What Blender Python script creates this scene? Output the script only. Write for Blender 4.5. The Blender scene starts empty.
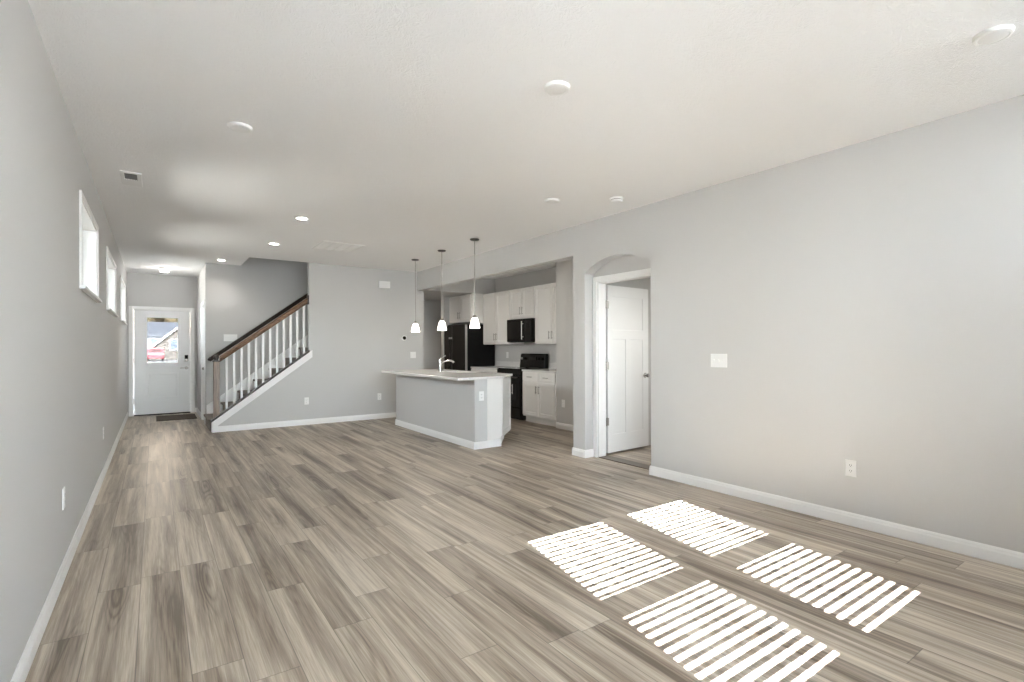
import bpy, bmesh, math, random
from math import radians as R, sin, cos, pi
from mathutils import Vector, Matrix
random.seed(7)
S = bpy.context.scene
C = S.collection

# ---------------------------------------------------------------- camera
F_PX, CX, CY, YAW, ROLL, CAM_Z = 512.92, 514.61, 347.78, 0.611824, -0.003039, 1.2875
cd = bpy.data.cameras.new('camera')
cd.sensor_fit = 'HORIZONTAL'; cd.sensor_width = 36.0
cd.lens = F_PX / 1024 * 36.0
cd.shift_x = -(CX - 512) / 1024; cd.shift_y = (CY - 341) / 1024
cd.clip_start = 0.02; cd.clip_end = 400
cam = bpy.data.objects.new('camera', cd); C.objects.link(cam)
cam.matrix_world = Matrix.Translation((0, 0, CAM_Z)) @ Matrix.Rotation(-YAW, 4, 'Z') @ Matrix.Rotation(pi/2, 4, 'X') @ Matrix.Rotation(ROLL, 4, 'Z')
S.camera = cam

# ---------------------------------------------------------------- world, sun, daylight portals, exposure
KY, KX = 2.0, 0.394                    # how far the sun travels along Y and X per metre it drops
W = bpy.data.worlds.new('sky'); S.world = W; W.use_nodes = True
nt = W.node_tree; nt.nodes.clear()
out = nt.nodes.new('ShaderNodeOutputWorld'); bg = nt.nodes.new('ShaderNodeBackground')
sky = nt.nodes.new('ShaderNodeTexSky'); sky.sky_type = 'NISHITA'; sky.sun_disc = False
sky.sun_elevation = R(26); sky.dust_density = 3.0
sk2 = nt.nodes.new('ShaderNodeMixRGB'); sk2.blend_type = 'MIX'; sk2.inputs[0].default_value = 0.90
sk2.inputs[2].default_value = (0.885, 0.950, 1.0, 1)
nt.links.new(sky.outputs[0], sk2.inputs[1]); nt.links.new(sk2.outputs[0], bg.inputs[0])
bg.inputs[1].default_value = 20.0
nt.links.new(bg.outputs[0], out.inputs[0])
sl = bpy.data.lights.new('sun', 'SUN'); sl.energy = 150.0; sl.angle = R(0.08); sl.color = (0.94, 0.975, 1.0)
so = bpy.data.objects.new('sun', sl); C.objects.link(so)
so.rotation_euler = Vector((KX, KY, -1.0)).to_track_quat('-Z', 'Y').to_euler()
so.location = (-5, -20, 12)

def portal(name, loc, rot, sx, sy):
    l = bpy.data.lights.new(name, 'AREA'); l.shape = 'RECTANGLE'; l.size = sx; l.size_y = sy
    l.cycles.is_portal = True
    o = bpy.data.objects.new(name, l); C.objects.link(o); o.location = loc; o.rotation_euler = rot
S.view_settings.view_transform = 'Standard'; S.view_settings.look = 'None'
S.view_settings.gamma = 1.0; S.view_settings.use_curve_mapping = False
S.view_settings.exposure = 0.78
cy = S.cycles
cy.use_denoising = True; cy.max_bounces = 12; cy.diffuse_bounces = 8; cy.glossy_bounces = 4
cy.transmission_bounces = 6; cy.transparent_max_bounces = 12
cy.sample_clamp_indirect = 8.0; cy.caustics_reflective = False; cy.caustics_refractive = False

# ---------------------------------------------------------------- places (metres)
H = 2.74
XL, XR, XR2 = -0.4285, 4.108, 4.25
YD, YS, YB = 12.218, 9.106, 10.102
XE = 0.705
YW, YG, YWO = -1.30, -1.40, -1.48        # rear wall: inner face, glass, outer face
KB = 5.89                                # kitchen back wall

# ---------------------------------------------------------------- materials
def newmat(name):
    m = bpy.data.materials.new(name); m.use_nodes = True
    t = m.node_tree; t.nodes.clear()
    o = t.nodes.new('ShaderNodeOutputMaterial'); b = t.nodes.new('ShaderNodeBsdfPrincipled')
    t.links.new(b.outputs[0], o.inputs[0])
    return m, t, b
def paint(name, col, rough=0.55, metal=0.0, bump=0.0, scale=60.0, var=0.03, spec=0.5):
    m, t, b = newmat(name)
    N = t.nodes.new
    tc = N('ShaderNodeTexCoord'); no = N('ShaderNodeTexNoise'); no.inputs['Scale'].default_value = scale; no.inputs['Detail'].default_value = 3
    t.links.new(tc.outputs['Object'], no.inputs['Vector'])
    mx = N('ShaderNodeMixRGB'); mx.inputs[1].default_value = (*[c*(1-var) for c in col], 1); mx.inputs[2].default_value = (*[min(1, c*(1+var)) for c in col], 1)
    t.links.new(no.outputs['Fac'], mx.inputs[0]); t.links.new(mx.outputs[0], b.inputs['Base Color'])
    b.inputs['Roughness'].default_value = rough; b.inputs['Metallic'].default_value = metal
    b.inputs['Specular IOR Level'].default_value = spec
    if bump:
        bp = N('ShaderNodeBump'); bp.inputs['Strength'].default_value = bump; bp.inputs['Distance'].default_value = 0.002
        t.links.new(no.outputs['Fac'], bp.inputs['Height']); t.links.new(bp.outputs[0], b.inputs['Normal'])
    return m
def emit(name, col, strength, base=(0.8, 0.8, 0.8)):
    m, t, b = newmat(name)
    b.inputs['Base Color'].default_value = (*base, 1)
    b.inputs['Emission Color'].default_value = (*col, 1); b.inputs['Emission Strength'].default_value = strength
    return m
def glassmat(name, tint=(1, 1, 1), ior=1.45):
    m = bpy.data.materials.new(name); m.use_nodes = True
    t = m.node_tree; t.nodes.clear(); N = t.nodes.new
    o = N('ShaderNodeOutputMaterial'); tr = N('ShaderNodeBsdfTransparent'); gl = N('ShaderNodeBsdfGlossy')
    tr.inputs[0].default_value = (*tint, 1); gl.inputs['Roughness'].default_value = 0.02
    fr = N('ShaderNodeFresnel'); fr.inputs[0].default_value = ior; mx = N('ShaderNodeMixShader')
    t.links.new(fr.outputs[0], mx.inputs[0]); t.links.new(tr.outputs[0], mx.inputs[1]); t.links.new(gl.outputs[0], mx.inputs[2])
    t.links.new(mx.outputs[0], o.inputs[0])
    return m

def floor_material():
    m, t, b = newmat('plank_floor'); N = t.nodes.new; L = t.links.new
    def M(op, a, bb=None, c=None):
        n = N('ShaderNodeMath'); n.operation = op
        for i, v in enumerate((a, bb, c)):
            if v is None: continue
            if isinstance(v, (int, float)): n.inputs[i].default_value = v
            else: L(v, n.inputs[i])
        return n.outputs[0]
    def VEC(x, y, z):
        n = N('ShaderNodeCombineXYZ')
        for i, v in enumerate((x, y, z)):
            if isinstance(v, (int, float)): n.inputs[i].default_value = v
            else: L(v, n.inputs[i])
        return n.outputs[0]
    def NOISE(v, scale, detail=3, rough=0.5, dist=0.0):
        n = N('ShaderNodeTexNoise'); n.inputs['Scale'].default_value = scale; n.inputs['Detail'].default_value = detail
        n.inputs['Roughness'].default_value = rough; n.inputs['Distortion'].default_value = dist
        L(v, n.inputs['Vector']); return n.outputs['Fac']
    g = N('ShaderNodeNewGeometry'); sp = N('ShaderNodeSeparateXYZ'); L(g.outputs['Position'], sp.inputs[0])
    x, y = sp.outputs[0], sp.outputs[1]
    PW, PL = 0.183, 1.22
    xr = M('DIVIDE', M('ADD', x, 0.066), PW); row = M('FLOOR', xr); fx = M('FRACT', xr)
    wn = N('ShaderNodeTexWhiteNoise'); wn.noise_dimensions = '1D'; L(row, wn.inputs['W'])
    yr = M('ADD', M('DIVIDE', y, PL), M('MULTIPLY', wn.outputs['Value'], 7.0)); col = M('FLOOR', yr); fy = M('FRACT', yr)
    w2 = N('ShaderNodeTexWhiteNoise'); w2.noise_dimensions = '2D'; L(VEC(row, col, 0.0), w2.inputs['Vector'])
    sc = N('ShaderNodeSeparateColor'); L(w2.outputs['Color'], sc.inputs[0])
    r1, r2, r3 = sc.outputs[0], sc.outputs[1], sc.outputs[2]
    off = M('MULTIPLY', r2, 40.0); off2 = M('MULTIPLY', r3, 40.0)
    # cathedral figure: contour lines of a stretched noise, only where the heart of the board shows
    vA = VEC(M('ADD', M('MULTIPLY', x, 7.0), off), M('ADD', M('MULTIPLY', y, 0.62), off2), off)
    nA = NOISE(vA, 1.0, 1.0, 0.4, 0.15)
    ring = M('POWER', M('MULTIPLY_ADD', M('SINE', M('MULTIPLY', nA, 120.0)), 0.5, 0.5), 2.0)
    heart = N('ShaderNodeMapRange'); heart.inputs[1].default_value = 0.47; heart.inputs[2].default_value = 0.72; L(nA, heart.inputs[0])
    heart = heart.outputs[0]
    # fine straight grain and broad streaks
    vB = VEC(M('ADD', M('MULTIPLY', x, 52.0), off), M('ADD', M('MULTIPLY', y, 1.3), off2), 0.0)
    nB = NOISE(vB, 1.0, 4, 0.6, 0.4)
    vC = VEC(M('ADD', M('MULTIPLY', x, 14.0), off2), M('ADD', M('MULTIPLY', y, 0.55), off), 0.0)
    nC = NOISE(vC, 1.0, 2, 0.5, 0.5)
    vD = VEC(M('MULTIPLY', x, 260.0), M('MULTIPLY', y, 7.0), off)
    nD = NOISE(vD, 1.0, 2, 0.5)
    mid_ = M('SUBTRACT', 1.0, M('ABSOLUTE', M('MULTIPLY_ADD', fx, 2.0, -1.0)))      # 0 at the board's edges, 1 along its middle
    s = M('ADD', M('MULTIPLY', M('SUBTRACT', r1, 0.5), 0.28), 0.585)
    s = M('ADD', s, M('MULTIPLY', M('SUBTRACT', nC, 0.5), 1.35))
    s = M('ADD', s, M('MULTIPLY', M('SUBTRACT', nB, 0.5), 0.95))
    s = M('ADD', s, M('MULTIPLY', M('SUBTRACT', nD, 0.5), 0.45))
    s = M('SUBTRACT', s, M('MULTIPLY', M('MULTIPLY', heart, mid_), M('MULTIPLY_ADD', ring, 0.36, 0.42)))
    rp = N('ShaderNodeValToRGB'); L(s, rp.inputs[0])
    e = rp.color_ramp.elements
    e[0].position = 0.05; e[0].color = (0.115, 0.085, 0.060, 1)
    e[1].position = 0.98; e[1].color = (0.620, 0.550, 0.455, 1)
    k = e.new(0.50); k.color = (0.335, 0.278, 0.218, 1)
    # seams
    dx = M('MULTIPLY', M('MINIMUM', fx, M('SUBTRACT', 1.0, fx)), PW)
    dy = M('MULTIPLY', M('MINIMUM', fy, M('SUBTRACT', 1.0, fy)), PL)
    d = M('MINIMUM', dx, dy)
    sm = N('ShaderNodeMapRange'); sm.inputs[1].default_value = 0.0006; sm.inputs[2].default_value = 0.0028; sm.inputs[3].default_value = 0.45; sm.inputs[4].default_value = 1.0
    L(d, sm.inputs[0])
    mx = N('ShaderNodeMixRGB'); mx.blend_type = 'MULTIPLY'; mx.inputs[0].default_value = 1.0
    L(rp.outputs[0], mx.inputs[1]); L(sm.outputs[0], mx.inputs[2])
    L(mx.outputs[0], b.inputs['Base Color'])
    L(M('MULTIPLY_ADD', nB, 0.14, 0.30), b.inputs['Roughness'])
    b.inputs['Specular IOR Level'].default_value = 0.45
    bp = N('ShaderNodeBump'); bp.inputs['Strength'].default_value = 0.12; bp.inputs['Distance'].default_value = 0.002
    L(M('MULTIPLY', M('ADD', nB, M('MULTIPLY', nD, 0.5)), sm.outputs[0]), bp.inputs['Height']); L(bp.outputs[0], b.inputs['Normal'])
    return m

def ceiling_material():
    m, t, b = newmat('textured_ceiling'); N = t.nodes.new; L = t.links.new
    tc = N('ShaderNodeTexCoord')
    n1 = N('ShaderNodeTexNoise'); n1.inputs['Scale'].default_value = 7; n1.inputs['Detail'].default_value = 2; L(tc.outputs['Object'], n1.inputs['Vector'])
    wv = N('ShaderNodeTexVoronoi'); wv.feature = 'F1'; wv.inputs['Scale'].default_value = 16
    mxv = N('ShaderNodeMixRGB'); mxv.blend_type = 'ADD'; mxv.inputs[0].default_value = 0.35
    L(tc.outputs['Object'], mxv.inputs[1]); L(n1.outputs['Color'], mxv.inputs[2])
    n2 = N('ShaderNodeTexNoise'); n2.inputs['Scale'].default_value = 26; n2.inputs['Detail'].default_value = 4; n2.inputs['Distortion'].default_value = 2.2
    L(mxv.outputs[0], n2.inputs['Vector'])
    bp = N('ShaderNodeBump'); bp.inputs['Strength'].default_value = 0.55; bp.inputs['Distance'].default_value = 0.010
    L(n2.outputs['Fac'], bp.inputs['Height']); L(bp.outputs[0], b.inputs['Normal'])
    b.inputs['Base Color'].default_value = (0.90, 0.90, 0.90, 1); b.inputs['Roughness'].default_value = 0.8
    return m

def wood_material(name, dark, light, axis='X'):
    m, t, b = newmat(name); N = t.nodes.new; L = t.links.new
    tc = N('ShaderNodeTexCoord'); mp = N('ShaderNodeMapping')
    mp.inputs['Scale'].default_value = (3, 40, 40) if axis == 'X' else (40, 40, 3)
    L(tc.outputs['Object'], mp.inputs[0])
    n = N('ShaderNodeTexNoise'); n.inputs['Scale'].default_value = 1.5; n.inputs['Detail'].default_value = 4; L(mp.outputs[0], n.inputs['Vector'])
    rp = N('ShaderNodeValToRGB'); L(n.outputs['Fac'], rp.inputs[0])
    rp.color_ramp.elements[0].position = 0.3; rp.color_ramp.elements[0].color = (*dark, 1)
    rp.color_ramp.elements[1].position = 0.7; rp.color_ramp.elements[1].color = (*light, 1)
    L(rp.outputs[0], b.inputs['Base Color']); b.inputs['Roughness'].default_value = 0.35
    return m

def mottled(name, c0, c1, scale, rough, bump=0.0):
    m, t, b = newmat(name); N = t.nodes.new; L = t.links.new
    tc = N('ShaderNodeTexCoord'); n = N('ShaderNodeTexNoise'); n.inputs['Scale'].default_value = scale; n.inputs['Detail'].default_value = 6; n.inputs['Roughness'].default_value = 0.7
    L(tc.outputs['Object'], n.inputs['Vector'])
    rp = N('ShaderNodeValToRGB'); L(n.outputs['Fac'], rp.inputs[0])
    rp.color_ramp.elements[0].position = 0.35; rp.color_ramp.elements[0].color = (*c0, 1)
    rp.color_ramp.elements[1].position = 0.65; rp.color_ramp.elements[1].color = (*c1, 1)
    L(rp.outputs[0], b.inputs['Base Color']); b.inputs['Roughness'].default_value = rough
    if bump:
        bp = N('ShaderNodeBump'); bp.inputs['Strength'].default_value = bump; bp.inputs['Distance'].default_value = 0.01
        L(n.outputs['Fac'], bp.inputs['Height']); L(bp.outputs[0], b.inputs['Normal'])
    return m

MT = {
 'wall': paint('greige_wall_paint', (0.560, 0.556, 0.550), 0.6, bump=0.08, scale=180, var=0.01, spec=0.3),
 'ceil': ceiling_material(),
 'floor': floor_material(),
 'trim': paint('white_trim_paint', (0.86, 0.86, 0.855), 0.35, var=0.01),
 'door': paint('white_door_paint', (0.84, 0.845, 0.85), 0.4, var=0.01),
 'cab': paint('white_cabinet_paint', (0.78, 0.765, 0.745), 0.38, var=0.01),
 'plastic': paint('white_plastic', (0.85, 0.85, 0.84), 0.35, var=0.01),
 'greyplastic': paint('grey_plastic', (0.30, 0.30, 0.30), 0.45, var=0.02),
 'slot': paint('dark_slot', (0.05, 0.05, 0.05), 0.6),
 'vent': paint('vent_shade_grey', (0.22, 0.22, 0.22), 0.5),
 'black': paint('black_enamel', (0.007, 0.0065, 0.0065), 0.25, var=0.1, spec=0.25),
 'blackmatte': paint('black_matte', (0.006, 0.006, 0.006), 0.45, var=0.1, spec=0.15),
 'blackglass': paint('black_glass', (0.004, 0.004, 0.004), 0.08, var=0.1, spec=0.4),
 'fridge': paint('black_steel', (0.030, 0.026, 0.023), 0.28, metal=0.6, var=0.05),
 'steel': paint('brushed_steel', (0.55, 0.54, 0.52), 0.30, metal=1.0, var=0.06, scale=200),
 'chrome': paint('polished_chrome', (0.75, 0.75, 0.75), 0.12, metal=1.0, var=0.01),
 'nickel': paint('satin_nickel', (0.36, 0.34, 0.32), 0.35, metal=1.0, var=0.04),
 'darknickel': paint('dark_nickel', (0.09, 0.085, 0.08), 0.3, metal=0.8, var=0.04),
 'quartz': mottled('white_quartz', (0.70, 0.69, 0.68), (0.80, 0.79, 0.78), 70, 0.12),
 'rail': wood_material('brown_stained_wood', (0.070, 0.036, 0.018), (0.190, 0.105, 0.058), 'X'),
 'newel': wood_material('brown_newel_wood', (0.110, 0.068, 0.042), (0.250, 0.165, 0.110), 'Z'),
 'darkrail': wood_material('dark_stained_wood', (0.012, 0.008, 0.006), (0.035, 0.020, 0.014), 'X'),
 'carpet': mottled('grey_brown_carpet', (0.12, 0.105, 0.09), (0.30, 0.27, 0.24), 90, 0.95, 0.6),
 'mat': mottled('brown_coir', (0.045, 0.034, 0.025), (0.13, 0.10, 0.075), 60, 0.95, 0.6),
 'glass': glassmat('clear_glass'),
 'viewdim': glassmat('view_dimming_glass', (0.19, 0.19, 0.19), 1.12),  # dark tint added to dim the bright street view; low ior weakens reflections
 'halftint': glassmat('low_transmission_glass', (0.66, 0.645, 0.62)),  # tint added to weaken and warm the daylight through these panes
 'bulb': emit('lit_lamp', (1.0, 0.95, 0.86), 14.0),
 'shade': emit('lit_opal_glass', (1.0, 0.94, 0.85), 3.0, (0.9, 0.9, 0.88)),
 'opal': paint('unlit_opal', (0.80, 0.80, 0.79), 0.3, var=0.01),
 'blind': paint('white_blind_slats', (0.85, 0.85, 0.84), 0.5),
 'lawn': mottled('pale_winter_lawn', (0.27, 0.27, 0.255), (0.36, 0.36, 0.35), 2, 0.95),
 'concrete': mottled('concrete', (0.58, 0.58, 0.575), (0.68, 0.68, 0.675), 3, 0.9),
 'siding': paint('beige_siding', (0.20, 0.175, 0.15), 0.7),
 'whitesiding': paint('white_siding', (0.42, 0.43, 0.46), 0.7),
 'roof': mottled('grey_shingles', (0.12, 0.13, 0.15), (0.17, 0.18, 0.205), 8, 0.9),
 'red': paint('red_car_paint', (0.50, 0.13, 0.15), 0.3),
 'tyre': paint('black_rubber', (0.02, 0.02, 0.02), 0.8),
 'bark': mottled('tree_bark', (0.06, 0.045, 0.03), (0.13, 0.10, 0.075), 12, 0.95, 0.5),
 'leaf': mottled('autumn_leaves', (0.10, 0.075, 0.04), (0.20, 0.16, 0.09), 5, 0.9, 0.8),
}

# ---------------------------------------------------------------- mesh helpers
def BM(): return bmesh.new()
def quad(bm, *ps):
    return bm.faces.new([bm.verts.new(p) for p in ps])
def box(bm, x0, x1, y0, y1, z0, z1):
    v = [bm.verts.new(p) for p in ((x0,y0,z0),(x1,y0,z0),(x1,y1,z0),(x0,y1,z0),(x0,y0,z1),(x1,y0,z1),(x1,y1,z1),(x0,y1,z1))]
    for f in ((0,3,2,1),(4,5,6,7),(0,1,5,4),(1,2,6,5),(2,3,7,6),(3,0,4,7)): bm.faces.new([v[i] for i in f])
    return bm
def prism(bm, pts, d):
    """closed polygon PTS (3D, planar) pushed along vector D"""
    d = Vector(d); a = [bm.verts.new(p) for p in pts]; b = [bm.verts.new(Vector(p) + d) for p in pts]
    bm.faces.new(a); bm.faces.new(b[::-1]); n = len(pts)
    for i in range(n): bm.faces.new([a[i], a[(i+1) % n], b[(i+1) % n], b[i]])
    return bm
def lathe(bm, prof, n=32, c=(0, 0, 0), closed=False):
    rings = []
    for r, z in prof:
        if r < 1e-6: rings.append([bm.verts.new((c[0], c[1], c[2]+z))])
        else: rings.append([bm.verts.new((c[0]+r*cos(2*pi*i/n), c[1]+r*sin(2*pi*i/n), c[2]+z)) for i in range(n)])
    for a, b in zip(rings, rings[1:]):
        for i in range(n):
            j = (i+1) % n
            if len(a) == 1 and len(b) == 1: continue
            if len(a) == 1: bm.faces.new([a[0], b[i], b[j]])
            elif len(b) == 1: bm.faces.new([a[i], b[0], a[j]])
            else: bm.faces.new([a[i], b[i], b[j], a[j]])
    return bm
def tube(bm, pts, r, n=12):
    pts = [Vector(p) for p in pts]; rings = []
    rad = r if isinstance(r, (list, tuple)) else [r]*len(pts)
    up = Vector((0, 0, 1))
    for i, p in enumerate(pts):
        t = (pts[min(i+1, len(pts)-1)] - pts[max(i-1, 0)]).normalized()
        a = t.cross(up)
        if a.length < 1e-3: a = t.cross(Vector((1, 0, 0)))
        a.normalize(); b = t.cross(a)
        rings.append([bm.verts.new(p + rad[i]*(cos(2*pi*k/n)*a + sin(2*pi*k/n)*b)) for k in range(n)])
    for a, b in zip(rings, rings[1:]):
        for k in range(n): bm.faces.new([a[k], a[(k+1) % n], b[(k+1) % n], b[k]])
    bm.faces.new(rings[0]); bm.faces.new(rings[-1][::-1])
    return bm
def pierced(bm, mp, u0, u1, v0, v1, w0, w1, holes):
    """solid plate with rectangular holes; mp(u, v, w) -> point"""
    us = sorted({u0, u1, *[h[0] for h in holes], *[h[1] for h in holes]}); us = [u for u in us if u0 <= u <= u1]
    vs = sorted({v0, v1, *[h[2] for h in holes], *[h[3] for h in holes]}); vs = [v for v in vs if v0 <= v <= v1]
    V = {}
    def vt(i, j, k):
        if (i, j, k) not in V: V[i, j, k] = bm.verts.new(mp(us[i], vs[j], (w0, w1)[k]))
        return V[i, j, k]
    def solid(i, j):
        if i < 0 or j < 0 or i >= len(us)-1 or j >= len(vs)-1: return False
        a, b = (us[i]+us[i+1])/2, (vs[j]+vs[j+1])/2
        return not any(h[0] < a < h[1] and h[2] < b < h[3] for h in holes)
    for i in range(len(us)-1):
        for j in range(len(vs)-1):
            if not solid(i, j): continue
            for k in (0, 1): bm.faces.new([vt(i,j,k), vt(i+1,j,k), vt(i+1,j+1,k), vt(i,j+1,k)])
            if not solid(i-1, j): bm.faces.new([vt(i,j,0), vt(i,j+1,0), vt(i,j+1,1), vt(i,j,1)])
            if not solid(i+1, j): bm.faces.new([vt(i+1,j,0), vt(i+1,j+1,0), vt(i+1,j+1,1), vt(i+1,j,1)])
            if not solid(i, j-1): bm.faces.new([vt(i,j,0), vt(i+1,j,0), vt(i+1,j,1), vt(i,j,1)])
            if not solid(i, j+1): bm.faces.new([vt(i,j+1,0), vt(i+1,j+1,0), vt(i+1,j+1,1), vt(i,j+1,1)])
    return bm
def frame(o, u, n):
    """(u, v, w) -> o + u*U + v*Z + w*N"""
    o, u, n = Vector(o), Vector(u).normalized(), Vector(n).normalized()
    return lambda a, v, w: o + a*u + Vector((0, 0, v)) + w*n
FX = lambda X: frame((X, 0, 0), (0, 1, 0), (-1, 0, 0))     # faces -X, u = world Y
FY = lambda Y: frame((0, Y, 0), (1, 0, 0), (0, -1, 0))     # faces -Y, u = world X
LOC = frame((0, 0, 0), (1, 0, 0), (0, -1, 0))              # local wall plate, faces -Y
def ubox(bm, mp, u0, u1, v0, v1, w0, w1):
    v = [bm.verts.new(mp(*p)) for p in ((u0,v0,w0),(u1,v0,w0),(u1,v1,w0),(u0,v1,w0),(u0,v0,w1),(u1,v0,w1),(u1,v1,w1),(u0,v1,w1))]
    for f in ((0,3,2,1),(4,5,6,7),(0,1,5,4),(1,2,6,5),(2,3,7,6),(3,0,4,7)): bm.faces.new([v[i] for i in f])
    return bm
def shaker(bm, mp, u0, u1, v0, v1, w0=0.0, t=0.02, rail=0.057, rec=0.009):
    def ring(i, w): return [bm.verts.new(mp(*p, w)) for p in ((u0+i, v0+i), (u1-i, v0+i), (u1-i, v1-i), (u0+i, v1-i))]
    A, B, B1, Cc, D = ring(0, w0), ring(0, w0+t-0.002), ring(0.002, w0+t), ring(rail, w0+t), ring(rail+0.004, w0+t-rec)
    bm.faces.new(A); bm.faces.new(D)
    for p, q in ((A, B), (B, B1), (B1, Cc), (Cc, D)):
        for i in range(4): bm.faces.new([p[i], p[(i+1) % 4], q[(i+1) % 4], q[i]])
    return bm
def pull(bm, mp, u, v, ln, w, vertical=True, r=0.006, so=0.028):
    """bar pull on two posts"""
    a, b = (-ln/2, ln/2)
    P = (lambda s, ww: mp(u, v+s, ww)) if vertical else (lambda s, ww: mp(u+s, v, ww))
    tube(bm, [P(a, w+so), P(b, w+so)], r, 10)
    for s in (a*0.72, b*0.72): tube(bm, [P(s, w), P(s, w+so)], r*0.8, 8)
    return bm

ROOT = {}
def finish(o, bm, mat, bevel, smooth, shift):
    if shift: bmesh.ops.translate(bm, verts=bm.verts, vec=-Vector(shift))
    bmesh.ops.recalc_face_normals(bm, faces=bm.faces)
    me = o.data; bm.to_mesh(me); bm.free()
    me.materials.append(MT[mat] if isinstance(mat, str) else mat)
    if smooth:
        for p in me.polygons: p.use_smooth = True
        me.set_sharp_from_angle(angle=R(40))
    if bevel:
        md = o.modifiers.new('edge', 'BEVEL'); md.width = bevel; md.segments = 2; md.limit_method = 'ANGLE'; md.angle_limit = R(40)
def tag(o, label=None, cat=None, group=None, kind=None):
    if label: o['label'] = label
    if cat: o['category'] = cat
    if group: o['group'] = group
    if kind: o['kind'] = kind
    return o
def obj(name, bm, mat, parent=None, bevel=0.0, smooth=False, world=True):
    """one mesh object; under a parent the mesh is given in world space unless world=False"""
    o = bpy.data.objects.new(name, bpy.data.meshes.new(name)); C.objects.link(o)
    shift = None
    if parent is not None:
        o.parent = parent
        ROOT[o.name] = ROOT[parent.name]
        if world: shift = ROOT[parent.name]
    else: ROOT[o.name] = Vector((0, 0, 0))
    finish(o, bm, mat, bevel, smooth, shift)
    return o
def thing(name, label, cat, loc, rotz=0.0, group=None):
    o = bpy.data.objects.new(name, None); C.objects.link(o)
    o.empty_display_size = 0.05
    o.location = loc; o.rotation_euler = (0, 0, rotz); ROOT[o.name] = Vector(loc)
    return tag(o, label, cat, group)
def struct(name, bm, mat, bevel=0.0, smooth=False, label=None):
    o = obj(name, bm, mat, None, bevel, smooth); tag(o, label, None, None, 'structure'); return o
def dup(src, loc, rotz=None, label=None):
    c = src.copy(); C.objects.link(c); c.location = loc
    if rotz is not None: c.rotation_euler = (0, 0, rotz)
    if label: c['label'] = label
    def rec(s, d):
        for ch in [k for k in C.objects if k.parent == s]:
            k = ch.copy(); C.objects.link(k); k.parent = d; rec(ch, k)
    rec(src, c)
    ROOT[c.name] = Vector(loc)
    return c
def lamp(name, kind, loc, energy, parent=None, col=(1.0, 0.96, 0.91), **kw):
    l = bpy.data.lights.new(name, kind); l.energy = energy; l.color = col
    for k, v in kw.items(): setattr(l, k, v)
    o = bpy.data.objects.new(name, l); C.objects.link(o); o.location = loc
    if parent is not None: o.parent = parent
    return o
FACE_MY, FACE_MX, FACE_PX = 0.0, -pi/2, pi/2    # rotation of a wall plate that faces -Y, -X, +X

# ================================================================ THE SHELL
bm = BM(); box(bm, XL-0.16, 8.1, YWO, YD+0.16, -0.12, 0.0)
struct('floor', bm, 'floor', label='floor of long grey-brown wood planks')
# ceiling with the stairwell opening
bm = BM(); pierced(bm, lambda u, v, w: Vector((u, v, w)), XL-0.16, 8.1, YWO, YD+0.16, H, H+0.26, [(1.237, 4.13, YS, YB+0.06)])
struct('ceiling', bm, 'ceil', label='white textured ceiling')

PX0, PX1, PZ1 = -0.34, 0.72, 2.06         # added patio door for daylight, in the rear wall behind the viewer
TRX0, TRX1, TRZ0, TRZ1 = 0.95, 4.00, 2.22, 2.68   # added transom for more daylight, above the rear windows
WIN = [(4.70, 5.99), (7.11, 8.62), (9.80, 11.30)]; WZ0, WZ1 = 1.745, 2.365
bm = BM(); pierced(bm, frame((XL, 0, 0), (0, 1, 0), (-1, 0, 0)), YWO, YD+0.16, 0, H, 0, 0.16, [(a, b, WZ0, WZ1) for a, b in WIN])
struct('wall_left', bm, 'wall')
DX0, DX1, DZ = -0.348, 0.602, 2.05
bm = BM(); pierced(bm, frame((0, YD, 0), (1, 0, 0), (0, 1, 0)), XL, 1.6, 0, H, 0, 0.16, [(DX0, DX1, 0, DZ)])
struct('wall_front', bm, 'wall')
CY0, CY1, CZ = 10.245, 10.86, 2.05
bm = BM(); pierced(bm, frame((XE, 0, 0), (0, 1, 0), (1, 0, 0)), YB+0.115, YD, 0, H, 0, 0.115, [(CY0, CY1, 0, CZ)])
struct('wall_entry', bm, 'wall')
bm = BM(); box(bm, XE, 4.13, YB, YB+0.115, 0, 5.4)
struct('wall_stair_back', bm, 'wall')
XSW = 2.145
cap = lambda x: 0.222 + 0.745*(x-0.75)           # top of the dark cap on the knee wall
bm = BM()
kx0 = 0.735
prism(bm, [(kx0, YS, 0), (XSW, YS, 0), (XSW, YS, cap(XSW)-0.035), (kx0, YS, cap(kx0)-0.035)], (0, 0.115, 0))
box(bm, XSW, XR2, YS, YS+0.115, 0, H)
struct('wall_stair_front', bm, 'wall')
bm = BM()
box(bm, 1.12, 4.25, YS-0.0, YS+0.115, H+0.25, 5.4)
box(bm, 1.12, 1.237, YS+0.116, YB-0.001, H+0.25, 5.4)
box(bm, 4.131, 4.25, YS+0.116, YB+0.115, 0, 5.4)
struct('wall_stairwell', bm, 'wall')
bm = BM(); box(bm, 1.12, 4.25, YS, YB+0.115, 5.402, 5.5)
struct('ceiling_stairwell', bm, 'ceil')

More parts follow.
